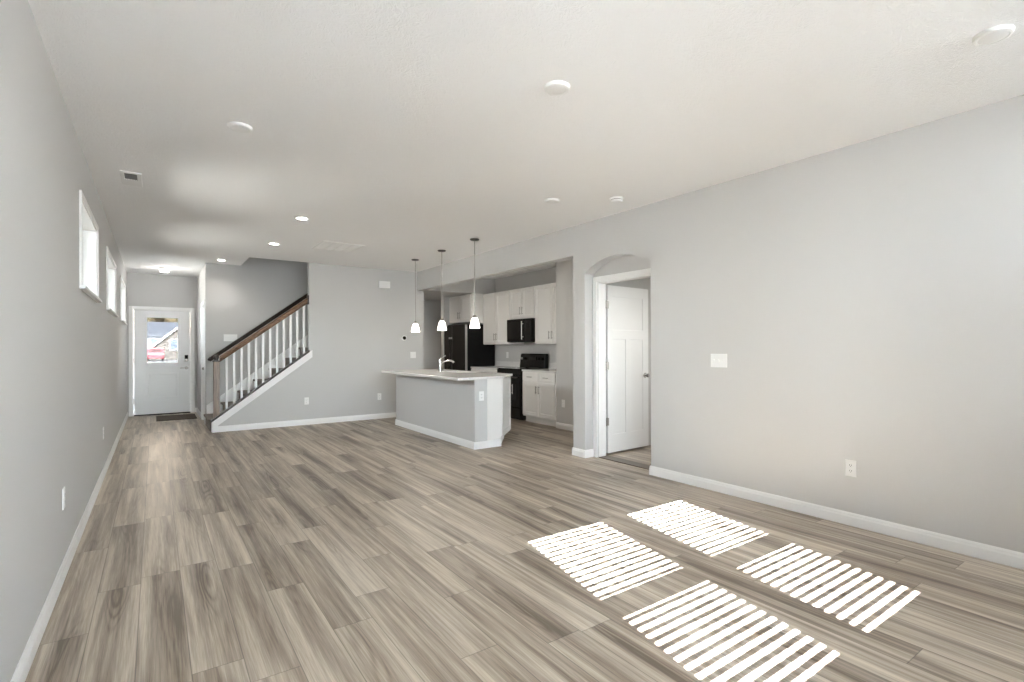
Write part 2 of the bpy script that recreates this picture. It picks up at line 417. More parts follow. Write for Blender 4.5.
# right wall: solid part, arched part, pillar and the header over the kitchen opening
AY0, AY1, ASP, ATOP = 3.457, 4.428, 2.150, 2.296
KY0, HZ = 4.632, 2.388
bm = BM()
box(bm, XR, XR2, YWO, AY0, 0, H)
n = 24; ch = AY1-AY0; rise = ATOP-ASP; rad = (ch*ch/4 + rise*rise)/(2*rise); cz = ATOP-rad; cyy = (AY0+AY1)/2
pts = [(AY0+ch*i/n, cz + math.sqrt(max(0, rad*rad-(AY0+ch*i/n-cyy)**2))) for i in range(n+1)]
prism(bm, [(XR, AY1, H), (XR, AY0, H)] + [(XR, y, z) for y, z in pts], (XR2-XR, 0, 0))
box(bm, XR, XR2, AY1, KY0, 0, H)
box(bm, XR, XR2, KY0, YS, HZ, H)
bmesh.ops.remove_doubles(bm, verts=bm.verts, dist=1e-5)
struct('wall_right', bm, 'wall')
# the wall with the bedroom door, behind the arch
BD0, BD1, BDZ = 3.520, 4.368, 2.058
XI, XI2 = XR2+0.001, 4.372
bm = BM(); pierced(bm, frame((XI, 0, 0), (0, 1, 0), (1, 0, 0)), 1.0, 4.50, 0, H, 0, XI2-XI, [(BD0, BD1, 0, BDZ)])
struct('wall_bedroom_door', bm, 'wall')
bm = BM(); box(bm, XI, KB+0.12, 4.501, KY0, 0, H); struct('wall_kitchen_near', bm, 'wall')
bm = BM(); box(bm, KB+0.121, 8.1, 4.501, KY0, 0, H); struct('wall_bedroom_far', bm, 'wall')
bm = BM(); box(bm, XI, 8.1, 0.88, 0.999, 0, H); struct('wall_bedroom_near', bm, 'wall')
bm = BM(); pierced(bm, frame((7.94, 0, 0), (0, 1, 0), (1, 0, 0)), 1.0, 4.50, 0, H, 0, 0.16, [(1.5, 2.9, 0.80, 2.2)])
struct('wall_bedroom_right', bm, 'wall')
bm = BM(); box(bm, KB, KB+0.12, KY0+0.001, 11.1, 0, H); struct('wall_kitchen_back', bm, 'wall')
SX, SY = 5.28, 6.36
bm = BM(); box(bm, SX, KB-0.001, KY0+0.001, SY, 0, H); struct('wall_kitchen_stub', bm, 'wall')
SOF = 2.41
bm = BM(); box(bm, XR2+0.001, KB-0.001, YS, 10.98, SOF, H-0.001); struct('soffit', bm, 'wall')
bm = BM(); box(bm, 5.15, KB-0.001, 10.03, 10.15, 0, SOF-0.001); struct('wall_fridge_side', bm, 'wall')
bm = BM(); box(bm, 4.13, KB+0.12, 10.981, 11.1, 0, H-0.001); struct('wall_hall_far', bm, 'wall')
bm = BM(); box(bm, 4.131, 4.25, YB+0.116, 10.98, 0, H-0.001); struct('wall_hall_side', bm, 'wall')
# rear wall behind the viewer: added patio door and transom, and the twin window the sun comes through
RW = [(1.150, 1.938), (2.098, 2.860)]; RZ0, RZ1 = 1.105, 2.155
bm = BM(); pierced(bm, frame((0, YW, 0), (1, 0, 0), (0, -1, 0)), XL, XR, 0, H, 0, YW-YWO, [(PX0, PX1, 0, PZ1), (TRX0, TRX1, TRZ0, TRZ1)] + [(a, b, RZ0, RZ1) for a, b in RW])
struct('wall_rear', bm, 'wall')

# ---------------------------------------------------------------- baseboards and casings
BPROF = [(0, 0), (0.014, 0), (0.014, 0.062), (0.010, 0.072), (0.010, 0.080), (0.005, 0.092), (0, 0.092)]
def baseboard(bm, a, b, n):
    a, b, n = Vector(a), Vector(b), Vector(n)
    prism(bm, [a + n*w + Vector((0, 0, z)) for w, z in BPROF], b-a)
bm = BM(); baseboard(bm, (XL, YW, 0), (XL, YD, 0), (1, 0, 0)); struct('baseboard_left', bm, 'trim')
bm = BM(); baseboard(bm, (XR, YW, 0), (XR, AY0, 0), (-1, 0, 0)); baseboard(bm, (XR-0.014, AY0, 0), (XR2, AY0, 0), (0, 1, 0)); struct('baseboard_right', bm, 'trim')
bm = BM(); baseboard(bm, (XR, AY1, 0), (XR, KY0, 0), (-1, 0, 0)); baseboard(bm, (XR-0.014, AY1, 0), (XR2, AY1, 0), (0, -1, 0)); baseboard(bm, (XR-0.014, KY0, 0), (XR2, KY0, 0), (0, 1, 0)); struct('baseboard_pillar', bm, 'trim')
bm = BM(); baseboard(bm, (0.735, YS, 0), (XR2, YS, 0), (0, -1, 0)); struct('baseboard_stair', bm, 'trim')
bm = BM(); baseboard(bm, (0.665, YD, 0), (XE, YD, 0), (0, -1, 0)); baseboard(bm, (XE, CY1+0.066, 0), (XE, YD-0.015, 0), (-1, 0, 0)); struct('baseboard_entry', bm, 'trim')
bm = BM(); baseboard(bm, (SX, KY0+0.02, 0), (SX, SY, 0), (-1, 0, 0)); struct('baseboard_kitchen', bm, 'trim')
bm = BM(); baseboard(bm, (4.26, 10.98, 0), (KB, 10.98, 0), (0, -1, 0)); struct('baseboard_hall', bm, 'trim')

def casing(bm, mp, u0, u1, z, w=0.062, t=0.018):
    """door casing round an opening, on the face mp"""
    ubox(bm, mp, u0-w, u0, 0, z+w, 0, t); ubox(bm, mp, u1, u1+w, 0, z+w, 0, t); ubox(bm, mp, u0, u1, z, z+w, 0, t)
def jamb(bm, mp, u0, u1, z, d, t=0.018):
    ubox(bm, mp, u0, u0+t, 0, z, -d, 0.0); ubox(bm, mp, u1-t, u1, 0, z, -d, 0.0); ubox(bm, mp, u0+t, u1-t, z-t, z, -d, 0.0)
bm = BM(); casing(bm, FY(YD), DX0+0.005, DX1-0.005, DZ-0.005); jamb(bm, FY(YD), DX0, DX1, DZ, 0.16)
struct('trim_1', bm, 'trim', 0.003, label='white casing around the front entry door')
bm = BM(); casing(bm, FX(XI), BD0+0.004, BD1-0.004, BDZ-0.004, 0.060); jamb(bm, FX(XI), BD0, BD1, BDZ, XI2-XI)
struct('trim_2', bm, 'trim', 0.003, label='white casing around the bedroom door inside the arch')
bm = BM(); casing(bm, FX(XE), CY0, CY1, CZ); jamb(bm, FX(XE), CY0, CY1, CZ, 0.115)
struct('trim_3', bm, 'trim', 0.003, label='white casing around the closet door by the entry')
bm = BM(); box(bm, XI-0.004, XI2+0.03, BD0+0.019, BD1-0.019, 0.0, 0.008)
struct('trim_4', bm, paint('brown_threshold', (0.10, 0.08, 0.06), 0.4), 0.003, label='brown floor strip at the bedroom threshold')

# ---------------------------------------------------------------- left windows (high horizontal sliders)
for i, (a, b) in enumerate(WIN):
    mp = frame((XL, 0, 0), (0, 1, 0), (1, 0, 0))
    bm = BM(); c = 0.035                                    # casing on the room face and the lined reveal
    ubox(bm, mp, a-c, a, WZ0-0.012, WZ1+c, 0, 0.014); ubox(bm, mp, b, b+c, WZ0-0.012, WZ1+c, 0, 0.014); ubox(bm, mp, a, b, WZ1, WZ1+c, 0, 0.014)
    for u0, u1, v0, v1 in ((a, a+0.012, WZ0, WZ1), (b-0.012, b, WZ0, WZ1), (a+0.012, b-0.012, WZ1-0.012, WZ1)): ubox(bm, mp, u0, u1, v0, v1, -0.16, 0.0)
    o = struct('window_%d' % (i+1), bm, 'trim', 0.002, label=['nearest high window on the left wall', 'middle high window on the left wall', 'far high window beside the front door'][i])
    bm = BM(); ubox(bm, mp, a-c-0.01, b+c+0.01, WZ0-0.034, WZ0-0.012, 0.0, 0.035); ubox(bm, mp, a+0.0, b-0.0, WZ0-0.0, WZ0+0.012, -0.16, 0.0)
    obj('window_sill', bm, 'trim', o, 0.002)
    bm = BM(); pierced(bm, mp, a+0.012, b-0.012, WZ0+0.012, WZ1-0.012, -0.155, -0.130, [(a+0.04, (a+b)/2-0.018, WZ0+0.04, WZ1-0.04), ((a+b)/2+0.018, b-0.04, WZ0+0.04, WZ1-0.04)])
    obj('window_sash', bm, 'trim', o, 0.003)
    bm = BM(); ubox(bm, mp, a+0.035, b-0.035, WZ0+0.035, WZ1-0.035, -0.145, -0.140)
    obj('window_pane', bm, 'halftint', o)
    portal('window_daylight', (XL-0.165, (a+b)/2, (WZ0+WZ1)/2), (0, -pi/2, 0), WZ1-WZ0, b-a)

# ---------------------------------------------------------------- rear windows with blinds, added patio door and transom
GL = [(1.203, 1.885), (2.150, 2.812)]
for i, (a, b) in enumerate(RW):
    mp = frame((0, YG, 0), (1, 0, 0), (0, 1, 0)); g0, g1 = GL[i]
    bm = BM(); pierced(bm, mp, a, b, RZ0, RZ1, -0.04, 0.03, [(g0, g1, 1.175, 1.572), (g0, g1, 1.632, 2.10)])
    o = struct('window_%d' % (i+4), bm, 'trim', label=['rear window nearer the patio door', 'rear window farther from the patio door'][i])
    bm = BM(); ubox(bm, mp, g0, g1, 1.175, 1.572, -0.003, 0.003); ubox(bm, mp, g0, g1, 1.632, 2.10, -0.003, 0.003); obj('window_pane', bm, 'glass', o)
    bm = BM(); box(bm, a-0.03, b+0.03, YW+0.001, YW+0.04, RZ0-0.025, RZ0); obj('window_sill', bm, 'trim', o, 0.003)
    t = thing('window_blind', ['open white slatted blind in the rear window nearer the patio door', 'open white slatted blind in the rear window away from the patio door'][i], 'blind', ((a+b)/2, YG+0.062, RZ1), group='blinds in the rear windows')
    bm = BM(); box(bm, a+0.006, b-0.006, YG+0.04, YG+0.084, RZ1-0.032, RZ1-0.001); obj('head_rail', bm, 'blind', t, 0.002)
    bm = BM(); box(bm, a+0.008, b-0.008, YG+0.05, YG+0.074, 1.128, 1.140); obj('bottom_rail', bm, 'blind', t, 0.002)
    bm = BM(); z = 1.150
    while z < RZ1-0.035:
        k = (z-1.15)/(RZ1-1.15); tl = R(-0.5 + 3.5*k); hw = 0.0160
        dy, dz = hw*cos(tl), hw*sin(tl); yc = YG+0.062
        prism(bm, [(a+0.01, yc-dy, z+dz), (a+0.01, yc, z+0.0012), (a+0.01, yc+dy, z-dz), (a+0.01, yc+dy, z-dz-0.0006), (a+0.01, yc, z+0.0006), (a+0.01, yc-dy, z+dz-0.0006)], (b-a-0.02, 0, 0))
        z += 0.0298
    obj('slats', bm, 'blind', t)
    for f in (0.16, 0.84):
        bm = BM(); xx = a+(b-a)*f; tube(bm, [(xx, YG+0.062, 1.14), (xx, YG+0.062, RZ1-0.03)], 0.0009, 6); obj('cord', bm, 'blind', t)
    portal('window_daylight', ((a+b)/2, YWO-0.005, (RZ0+RZ1)/2), (-pi/2, 0, 0), b-a, RZ1-RZ0)
mp = frame((0, YW-0.12, 0), (1, 0, 0), (0, 1, 0)); mid = (PX0+PX1)/2
bm = BM(); pierced(bm, mp, PX0, PX1, 0.001, PZ1, -0.04, 0.02, [(PX0+0.08, PX1-0.08, 0.12, PZ1-0.09)])
o = struct('door_4', bm, 'trim', 0.003, label='glazed patio door added in the rear wall to let in daylight')
bm = BM(); ubox(bm, mp, PX0+0.075, PX1-0.075, 0.115, PZ1-0.085, -0.01, -0.004); obj('door_pane', bm, 'glass', o)
bm = BM(); pull(bm, mp, PX1-0.04, 1.02, 0.2, 0.02); obj('door_handle', bm, 'nickel', o, smooth=True)
portal('patio_daylight', (mid, YWO-0.005, PZ1/2), (-pi/2, 0, 0), PX1-PX0, PZ1)
bm = BM(); pierced(bm, mp, TRX0, TRX1, TRZ0, TRZ1, -0.04, 0.02, [(TRX0+0.04+i*(TRX1-TRX0-0.04)/3, TRX0+(i+1)*(TRX1-TRX0-0.04)/3, TRZ0+0.04, TRZ1-0.04) for i in range(3)])
o = struct('window_7', bm, 'trim', label='long transom window added for daylight above the rear windows')
bm = BM(); ubox(bm, mp, TRX0+0.035, TRX1-0.035, TRZ0+0.035, TRZ1-0.035, -0.01, -0.004); obj('window_pane', bm, 'glass', o)
portal('transom_daylight', ((TRX0+TRX1)/2, YWO-0.005, (TRZ0+TRZ1)/2), (-pi/2, 0, 0), TRX1-TRX0, TRZ1-TRZ0)
# bedroom window, unseen, added to light the room
mp = frame((7.98, 0, 0), (0, 1, 0), (-1, 0, 0))
bm = BM(); pierced(bm, mp, 1.5, 2.9, 0.80, 2.2, -0.06, 0.02, [(1.56, 2.17, 0.86, 2.14), (2.23, 2.84, 0.86, 2.14)])
o = struct('window_6', bm, 'trim', label='unseen window added to light the bedroom behind the arch')
bm = BM(); ubox(bm, mp, 1.55, 2.85, 0.85, 2.15, -0.03, -0.024); obj('window_pane', bm, 'halftint', o)
portal('bedroom_daylight', (8.105, 2.2, 1.5), (0, pi/2, 0), 1.4, 1.4)

# ---------------------------------------------------------------- doors
# front door: half-lite with one panel below
SL0, SL1 = DX0+0.020, DX1-0.020
mp = FY(YD+0.012)
GX0, GX1, GZ0, GZ1 = -0.125, 0.385, 1.005, 1.900
bm = BM(); pierced(bm, mp, SL0, SL1, 0.020, DZ-0.020, -0.044, -0.010, [(GX0, GX1, GZ0, GZ1)])
pierced(bm, mp, SL0, SL1, 0.020, DZ-0.020, -0.010, 0.0, [(GX0, GX1, GZ0, GZ1), (-0.155, 0.400, 0.295, 0.835)])
shaker(bm, mp, -0.140, 0.385, 0.310, 0.820, -0.010, 0.010, 0.035, 0.005)
o = struct('door_1', bm, 'door', 0.002, label='white front entry door with half glass and keypad lock')
bm = BM(); pierced(bm, mp, GX0-0.02, GX1+0.02, GZ0-0.02, GZ1+0.02, 0.0, 0.010, [(GX0+0.006, GX1-0.006, GZ0+0.006, GZ1-0.006)]); obj('glass_frame', bm, 'door', o, 0.003)
bm = BM(); ubox(bm, mp, GX0, GX1, GZ0, GZ1, -0.026, -0.020); obj('door_pane', bm, 'viewdim', o)
bm = BM(); ubox(bm, mp, 0.488, 0.552, 1.035, 1.165, 0, 0.024); k = obj('keypad_lock', bm, 'nickel', o, 0.004)
bm = BM(); ubox(bm, mp, 0.493, 0.547, 1.085, 1.160, 0.0235, 0.0275); obj('keypad_face', bm, 'blackmatte', k, 0.002)
bm = BM(); c = mp(0.520, 0.905, 0.0)
tube(bm, [c, c+Vector((0, -0.010, 0))], 0.032, 20); tube(bm, [c, c+Vector((0, -0.05, 0))], 0.010, 12); tube(bm, [c+Vector((0.008, -0.05, 0)), c+Vector((-0.105, -0.054, 0))], [0.010, 0.008], 12)
obj('door_lever', bm, 'nickel', o, smooth=True)
for z in (1.84, 1.06, 0.28):
    bm = BM(); tube(bm, [mp(SL0-0.002, z-0.05, 0.006), mp(SL0-0.002, z+0.05, 0.006)], 0.007, 10); obj('door_hinge', bm, 'nickel', o, smooth=True)
bm = BM(); box(bm, DX0+0.018, DX1-0.018, YD-0.012, YD+0.15, 0.0, 0.019); obj('threshold', bm, 'blackmatte', o, 0.003)
# bedroom door, standing open into the bedroom
hx, hy = 4.402, 4.358; ux, uy = 5.218-4.402, 0.050
u = Vector((ux, uy, 0)).normalized(); nrm = Vector((u.y, -u.x, 0))
mp = frame((hx, hy+0.018, 0), u, nrm); DW = 0.813; T = 0.006
bm = BM(); PAN = [(0.115, DW-0.115, 1.50, 1.90), (0.115, DW/2-0.05, 0.24, 1.385), (DW/2+0.05, DW-0.115, 0.24, 1.385)]
ubox(bm, mp, 0.030, DW, 0.022, 2.035, -0.028, -T)
pierced(bm, mp, 0.030, DW, 0.022, 2.035, -T, 0.0, [(p[0], p[1], p[2], p[3]) for p in PAN])
pierced(bm, mp, 0.030, DW, 0.022, 2.035, -0.034, -0.028, [(p[0], p[1], p[2], p[3]) for p in PAN])
o = struct('door_2', bm, 'door', 0.0025, label='white three-panel bedroom door standing open behind the arch')
for z in (1.80, 1.07, 0.40):
    bm = BM(); ubox(bm, mp, -0.016, 0.045, z-0.045, z+0.045, 0.0, 0.003); tube(bm, [mp(-0.003, z-0.048, 0.006), mp(-0.003, z+0.048, 0.006)], 0.008, 12)
    obj('door_hinge', bm, 'nickel', o, smooth=True)
bm = BM(); c = mp(DW-0.07, 0.93, 0.0); nn = nrm
tube(bm, [c, c+nn*0.007], 0.032, 24); tube(bm, [c+nn*0.005, c+nn*0.035], 0.011, 16); tube(bm, [c+nn*0.03, c+nn*0.036, c+nn*0.046, c+nn*0.056, c+nn*0.061], [0.014, 0.023, 0.027, 0.022, 0.010], 20)
obj('door_knob', bm, 'nickel', o, smooth=True)
# closet door by the entry, recessed in its frame
bm = BM(); mp = FX(XE+0.05)
ubox(bm, mp, CY0+0.020, CY1-0.020, 0.012, CZ-0.020, -0.034, -0.006); pierced(bm, mp, CY0+0.020, CY1-0.020, 0.012, CZ-0.020, -0.006, 0.0, [(CY0+0.11, CY1-0.11, 1.5, 1.9), (CY0+0.11, CY1-0.11, 0.24, 1.38)])
o = struct('door_3', bm, 'door', 0.002, label='white closet door beside the stairs')
bm = BM(); c = mp(CY1-0.08, 0.93, 0.0); nn = Vector((-1, 0, 0))
tube(bm, [c, c+nn*0.007], 0.030, 20); tube(bm, [c, c+nn*0.04, c+nn*0.048, c+nn*0.06], [0.010, 0.024, 0.026, 0.010], 16); obj('door_knob', bm, 'nickel', o, smooth=True)

# ================================================================ STAIRS
RISE, RUN, SX0 = 0.1865, 0.2503, 0.700
t = thing('staircase', 'carpeted stairs climbing behind the white balusters', 'stairs', (SX0, (YS+YB)/2, 0))
for i in range(13):
    x0 = SX0 + i*RUN; z1 = (i+1)*RISE
    if x0+RUN > 4.12: break
    bm = BM()
    y0 = YS+0.138
    box(bm, x0, x0+RUN+0.001, y0, YB-0.022, max(0.001, z1-RISE), z1-0.028)
    prism(bm, [(x0-0.025, y0, z1-0.028), (x0-0.030, y0, z1-0.016), (x0-0.025, y0, z1), (x0+RUN+0.001, y0, z1), (x0+RUN+0.001, y0, z1-0.028)], (0, YB-0.022-y0, 0))
    obj('stair_step', bm, 'carpet', t)
sk = lambda x: 0.476 + 0.745*(x-0.914)
bm = BM(); prism(bm, [(SX0+0.012, YB-0.020, 0.001), (SX0+0.012, YB-0.020, sk(SX0+0.012)), (4.12, YB-0.020, sk(4.12)), (4.12, YB-0.020, sk(4.12)-0.45), (1.40, YB-0.020, 0.001)], (0, 0.019, 0))
obj('skirt_board', bm, 'trim', t, 0.003)
# knee wall dressing: sloping white band, end board, dark cap
bm = BM(); y = YS-0.012
c0, c1 = kx0-0.020, XSW+0.045
low = lambda x: cap(x)-0.035-0.120
prism(bm, [(c0, y, 0.0), (c0+0.075, y, 0.0), (c0+0.075, y, low(c0+0.075)), (c1, y, low(c1)), (c1, y, cap(c1)-0.036), (c0, y, cap(c0)-0.036)], (0, 0.0119, 0))
prism(bm, [(c0, YS, 0.0), (kx0-0.001, YS, 0.0), (kx0-0.001, YS, cap(kx0)-0.036), (c0, YS, cap(c0)-0.036)], (0, 0.115, 0))
struct('trim_5', bm, 'trim', 0.002, label='white sloping skirt along the stair knee wall')

t = thing('stair_railing', 'brown railing with white balusters along the open side of the stairs', 'railing', (0.78, YS+0.05, cap(0.78)))
bm = BM(); x0, x1 = kx0-0.030, XSW-0.001
prism(bm, [(x0, YS-0.022, cap(x0)-0.035), (x1, YS-0.022, cap(x1)-0.035), (x1, YS-0.022, cap(x1)), (x0, YS-0.022, cap(x0))], (0, 0.158, 0))
obj('cap_board', bm, 'darkrail', t, 0.003)
NX, NY = 0.780, YS+0.052
bm = BM(); box(bm, NX-0.042, NX+0.042, NY-0.042, NY+0.042, cap(NX-0.042)-0.002, 1.085)
obj('newel_post', bm, 'newel', t, 0.004)
bm = BM(); box(bm, NX-0.05, NX+0.05, NY-0.05, NY+0.05, 1.085, 1.105); lathe(bm, [(0.0, 1.195), (0.022, 1.190), (0.036, 1.170), (0.038, 1.150), (0.028, 1.118), (0.030, 1.105), (0.0, 1.105)], 20, (NX, NY, 0))
obj('newel_cap', bm, 'darkrail', t, smooth=True)
rb = lambda x: 1.072 + 0.747*(x-0.817)
def railprism(bm, x0, x1, yc, base, sc=1.0):
    prof = [(-0.020, 0.0), (0.020, 0.0), (0.024, 0.022), (0.032, 0.038), (0.033, 0.058), (0.024, 0.074), (0.0, 0.080), (-0.024, 0.074), (-0.033, 0.058), (-0.032, 0.038), (-0.024, 0.022)]
    prism(bm, [(x0, yc+a*sc, base(x0)+b*sc*1.25) for a, b in prof], (x1-x0, 0, base(x1)-base(x0)))
bm = BM(); railprism(bm, NX+0.040, XSW-0.021, NY, rb); obj('handrail', bm, 'rail', t, smooth=True)
bm = BM(); box(bm, XSW-0.022, XSW-0.0005, NY-0.045, NY+0.045, rb(XSW)-0.03, rb(XSW)+0.125); obj('rosette', bm, 'darkrail', t, 0.004)
for i in range(12):
    x = 0.918 + 0.1045*i
    bm = BM(); h = 0.016
    v0 = [(x-h, cap(x-h)), (x+h, cap(x+h))]; v1 = [(x-h, rb(x-h)+0.004), (x+h, rb(x+h)+0.004)]
    prism(bm, [(v0[0][0], NY-h, v0[0][1]), (v0[1][0], NY-h, v0[1][1]), (v1[1][0], NY-h, v1[1][1]), (v1[0][0], NY-h, v1[0][1])], (0, 2*h, 0))
    obj('baluster', bm, 'trim', t, 0.002)
t = thing('wall_handrail', 'dark wooden handrail fixed on the wall above the stairs', 'handrail', (0.77, YB, 1.05))
wr = lambda x: 1.065 + 0.747*(x-0.759)
bm = BM(); railprism(bm, 0.765, 4.05, YB-0.075, wr, 0.8); obj('rail', bm, 'darkrail', t, smooth=True)
bm = BM(); tube(bm, [(0.775, YB-0.075, wr(0.775)+0.045), (0.762, YB-0.06, wr(0.765)+0.04), (0.760, YB-0.005, wr(0.765)+0.038)], [0.030, 0.030, 0.030], 14); obj('rail_return', bm, 'darkrail', t, smooth=True)
for x in (1.0, 2.0, 3.0, 3.9):
    bm = BM(); tube(bm, [(x, YB-0.001, wr(x)-0.055), (x, YB-0.05, wr(x)-0.05), (x, YB-0.075, wr(x)+0.004)], 0.008, 10); tube(bm, [(x, YB-0.001, wr(x)-0.055), (x, YB-0.006, wr(x)-0.055)], 0.03, 16)
    obj('bracket', bm, 'nickel', t, smooth=True)

# ================================================================ KITCHEN
# island: half wall towards the room, white end panel, corner cabinet cut at 45 degrees
IX0, IXW, IXE, IXF = 3.318, 3.498, 3.722, 4.16
IY0, IY1 = 5.62, 8.20; CH = IXF-IXE; IT = 0.884
t = thing('kitchen_island', 'kitchen island with grey half wall and white angled end cabinet', 'island', (IX0, IY0, 0))
bm = BM(); box(bm, IX0, IXW, IY0, IY1, 0, IT); obj('half_wall', bm, 'wall', t)
bm = BM(); SKX0, SKX1, SKY0, SKY1 = 3.70, 4.07, 6.75, 7.45
prism(bm, [(IXW+0.001, IY0-0.001, 0.10), (IXE, IY0-0.001, 0.10), (IXF, IY0+CH, 0.10), (IXF, IY1, 0.10), (IXW+0.001, IY1, 0.10)], (0, 0, 0.58))
prism(bm, [(IXW+0.001, IY0-0.001, 0.68), (IXE, IY0-0.001, 0.68), (IXF, IY0+CH, 0.68), (IXF, SKY0-0.02, 0.68), (IXW+0.001, SKY0-0.02, 0.68)], (0, 0, IT-0.68))
box(bm, IXW+0.001, IXF, SKY1+0.02, IY1, 0.68, IT); box(bm, IXW+0.001, SKX0-0.02, SKY0-0.02, SKY1+0.02, 0.68, IT); box(bm, SKX1+0.02, IXF, SKY0-0.02, SKY1+0.02, 0.68, IT)
obj('cabinet_body', bm, 'cab', t, 0.002)
bm = BM(); prism(bm, [(IXW+0.001, IY0+0.002, 0), (IXE-0.01, IY0+0.002, 0), (IXF-0.075, IY0+CH+0.03, 0), (IXF-0.075, IY1-0.002, 0), (IXW+0.001, IY1-0.002, 0)], (0, 0, 0.099)); obj('toe_kick', bm, 'cab', t)
bm = BM()
baseboard(bm, (IX0, IY0-0.014, 0), (IX0, IY1+0.014, 0), (-1, 0, 0)); baseboard(bm, (IX0-0.014, IY0-0.001, 0), (IXE-0.004, IY0-0.001, 0), (0, -1, 0)); baseboard(bm, (IX0-0.014, IY1, 0), (IXW, IY1, 0), (0, 1, 0))
obj('base_molding', bm, 'trim', t)
bm = BM(); box(bm, IX0-0.001, IXW+0.004, IY0-0.007, IY0-0.0005, 0.093, IT-0.001); obj('end_strip', bm, 'wall', t)
bm = BM(); box(bm, IXW+0.006, IXE-0.002, IY0-0.009, IY0-0.001, 0.10, IT-0.001); obj('end_panel', bm, 'cab', t, 0.002)
mp = frame((IXE, IY0, 0), (1, 1, 0), (1, -1, 0)); cl = CH*math.sqrt(2)
bm = BM(); shaker(bm, mp, 0.02, cl-0.02, 0.125, 0.875, 0.001, 0.02, 0.06); d = obj('cabinet_door', bm, 'cab', t)
bm = BM(); pull(bm, mp, cl-0.05, 0.70, 0.14, 0.021); obj('door_pull', bm, 'nickel', d, smooth=True)
mpf = frame((IXF, 0, 0), (0, 1, 0), (1, 0, 0))
for a, b in ((6.10, 6.70), (6.705, 7.22), (7.225, 7.74), (7.745, 8.18)):
    bm = BM(); shaker(bm, mpf, a, b, 0.125, 0.875, 0.001); d = obj('cabinet_door', bm, 'cab', t)
    bm = BM(); pull(bm, mpf, b-0.05, 0.70, 0.14, 0.021); obj('door_pull', bm, 'nickel', d, smooth=True)
# island worktop with the sink cut-out
SKX0, SKX1, SKY0, SKY1 = 3.70, 4.07, 6.75, 7.45
TX0, TX1, TY0, TY1 = 3.068, 4.195, 5.592, 8.225; tc = 0.44
bm = BM()
P = lambda x, y, z: bm.verts.new((x, y, z))
ZT, ZB = 0.916, IT+0.001
outer = [(TX0, TY0), (TX1-tc, TY0), (TX1, TY0+tc), (TX1, SKY0), (TX1, SKY1), (TX1, TY1), (TX0, TY1), (TX0, SKY1), (TX0, SKY0)]
hole = [(SKX0, SKY0), (SKX1, SKY0), (SKX1, SKY1), (SKX0, SKY1)]
for z in (ZT, ZB):
    o_ = [P(*p, z) for p in outer]; h_ = [P(*p, z) for p in hole]
    if z == ZT: OT, HT = o_, h_
    bm.faces.new([o_[0], o_[1], o_[2], o_[3], h_[1], h_[0], o_[8]]); bm.faces.new([o_[3], o_[4], h_[2], h_[1]])
    bm.faces.new([o_[4], o_[5], o_[6], o_[7], h_[3], h_[2]]); bm.faces.new([o_[7], o_[8], h_[0], h_[3]])
for A, B in ((OT, o_), (HT, h_)):
    for i in range(len(A)): bm.faces.new([A[i], A[(i+1) % len(A)], B[(i+1) % len(A)], B[i]])
tag(obj('island_worktop', bm, 'quartz', None, 0.003), 'white quartz worktop overhanging the kitchen island', 'worktop')
t = thing('kitchen_sink', 'steel undermount sink in the island worktop behind the faucet', 'sink', ((SKX0+SKX1)/2, (SKY0+SKY1)/2, 0.70))
bm = BM()
def basin(bm, x0, x1, y0, y1, zt, zb, th=0.003):
    a = [(x0, y0), (x1, y0), (x1, y1), (x0, y1)]
    inn = [bm.verts.new((*p, zt)) for p in a]; g = 0.03
    flo = [bm.verts.new((*p, zb)) for p in ((x0+g, y0+g), (x1-g, y0+g), (x1-g, y1-g), (x0+g, y1-g))]
    rim = [bm.verts.new((*p, zt)) for p in ((x0-th, y0-th), (x1+th, y0-th), (x1+th, y1+th), (x0-th, y1+th))]
    ou = [bm.verts.new((*p, zb-th)) for p in ((x0+g-th, y0+g-th), (x1-g+th, y0+g-th), (x1-g+th, y1-g+th), (x0+g-th, y1-g+th))]
    for p, q in ((rim, inn), (inn, flo), (ou, rim)):
        for i in range(4): bm.faces.new([p[i], p[(i+1) % 4], q[(i+1) % 4], q[i]])
    bm.faces.new(flo); bm.faces.new(ou)
basin(bm, SKX0+0.006, SKX1-0.006, SKY0+0.006, SKY1-0.006, 0.90, 0.70); obj('basin', bm, 'steel', t, 0.002)
bm = BM(); lathe(bm, [(0, 0.703), (0.022, 0.703), (0.040, 0.706), (0.043, 0.701), (0, 0.701)], 24, ((SKX0+SKX1)/2, (SKY0+SKY1)/2, 0)); obj('drain', bm, 'chrome', t, smooth=True)
fx, fy = 3.635, 7.20
t = thing('kitchen_faucet', 'chrome single-lever faucet standing on the island worktop', 'faucet', (fx, fy, ZT))
bm = BM(); lathe(bm, [(0, 0.001), (0.030, 0.001), (0.030, 0.010), (0.024, 0.016), (0.021, 0.10), (0.021, 0.190), (0.018, 0.20), (0, 0.203)], 24, (fx, fy, ZT)); obj('faucet_body', bm, 'chrome', t, smooth=True)
bm = BM(); tube(bm, [(fx, fy, ZT+0.115), (fx+0.05, fy-0.03, ZT+0.160), (fx+0.11, fy-0.065, ZT+0.178), (fx+0.155, fy-0.09, ZT+0.170), (fx+0.185, fy-0.107, ZT+0.145)], [0.015, 0.014, 0.014, 0.016, 0.018], 16); obj('spout', bm, 'chrome', t, smooth=True)
bm = BM(); tube(bm, [(fx, fy, ZT+0.198), (fx+0.03, fy-0.017, ZT+0.222), (fx+0.075, fy-0.043, ZT+0.255)], [0.012, 0.009, 0.010], 12); obj('lever', bm, 'chrome', t, smooth=True)

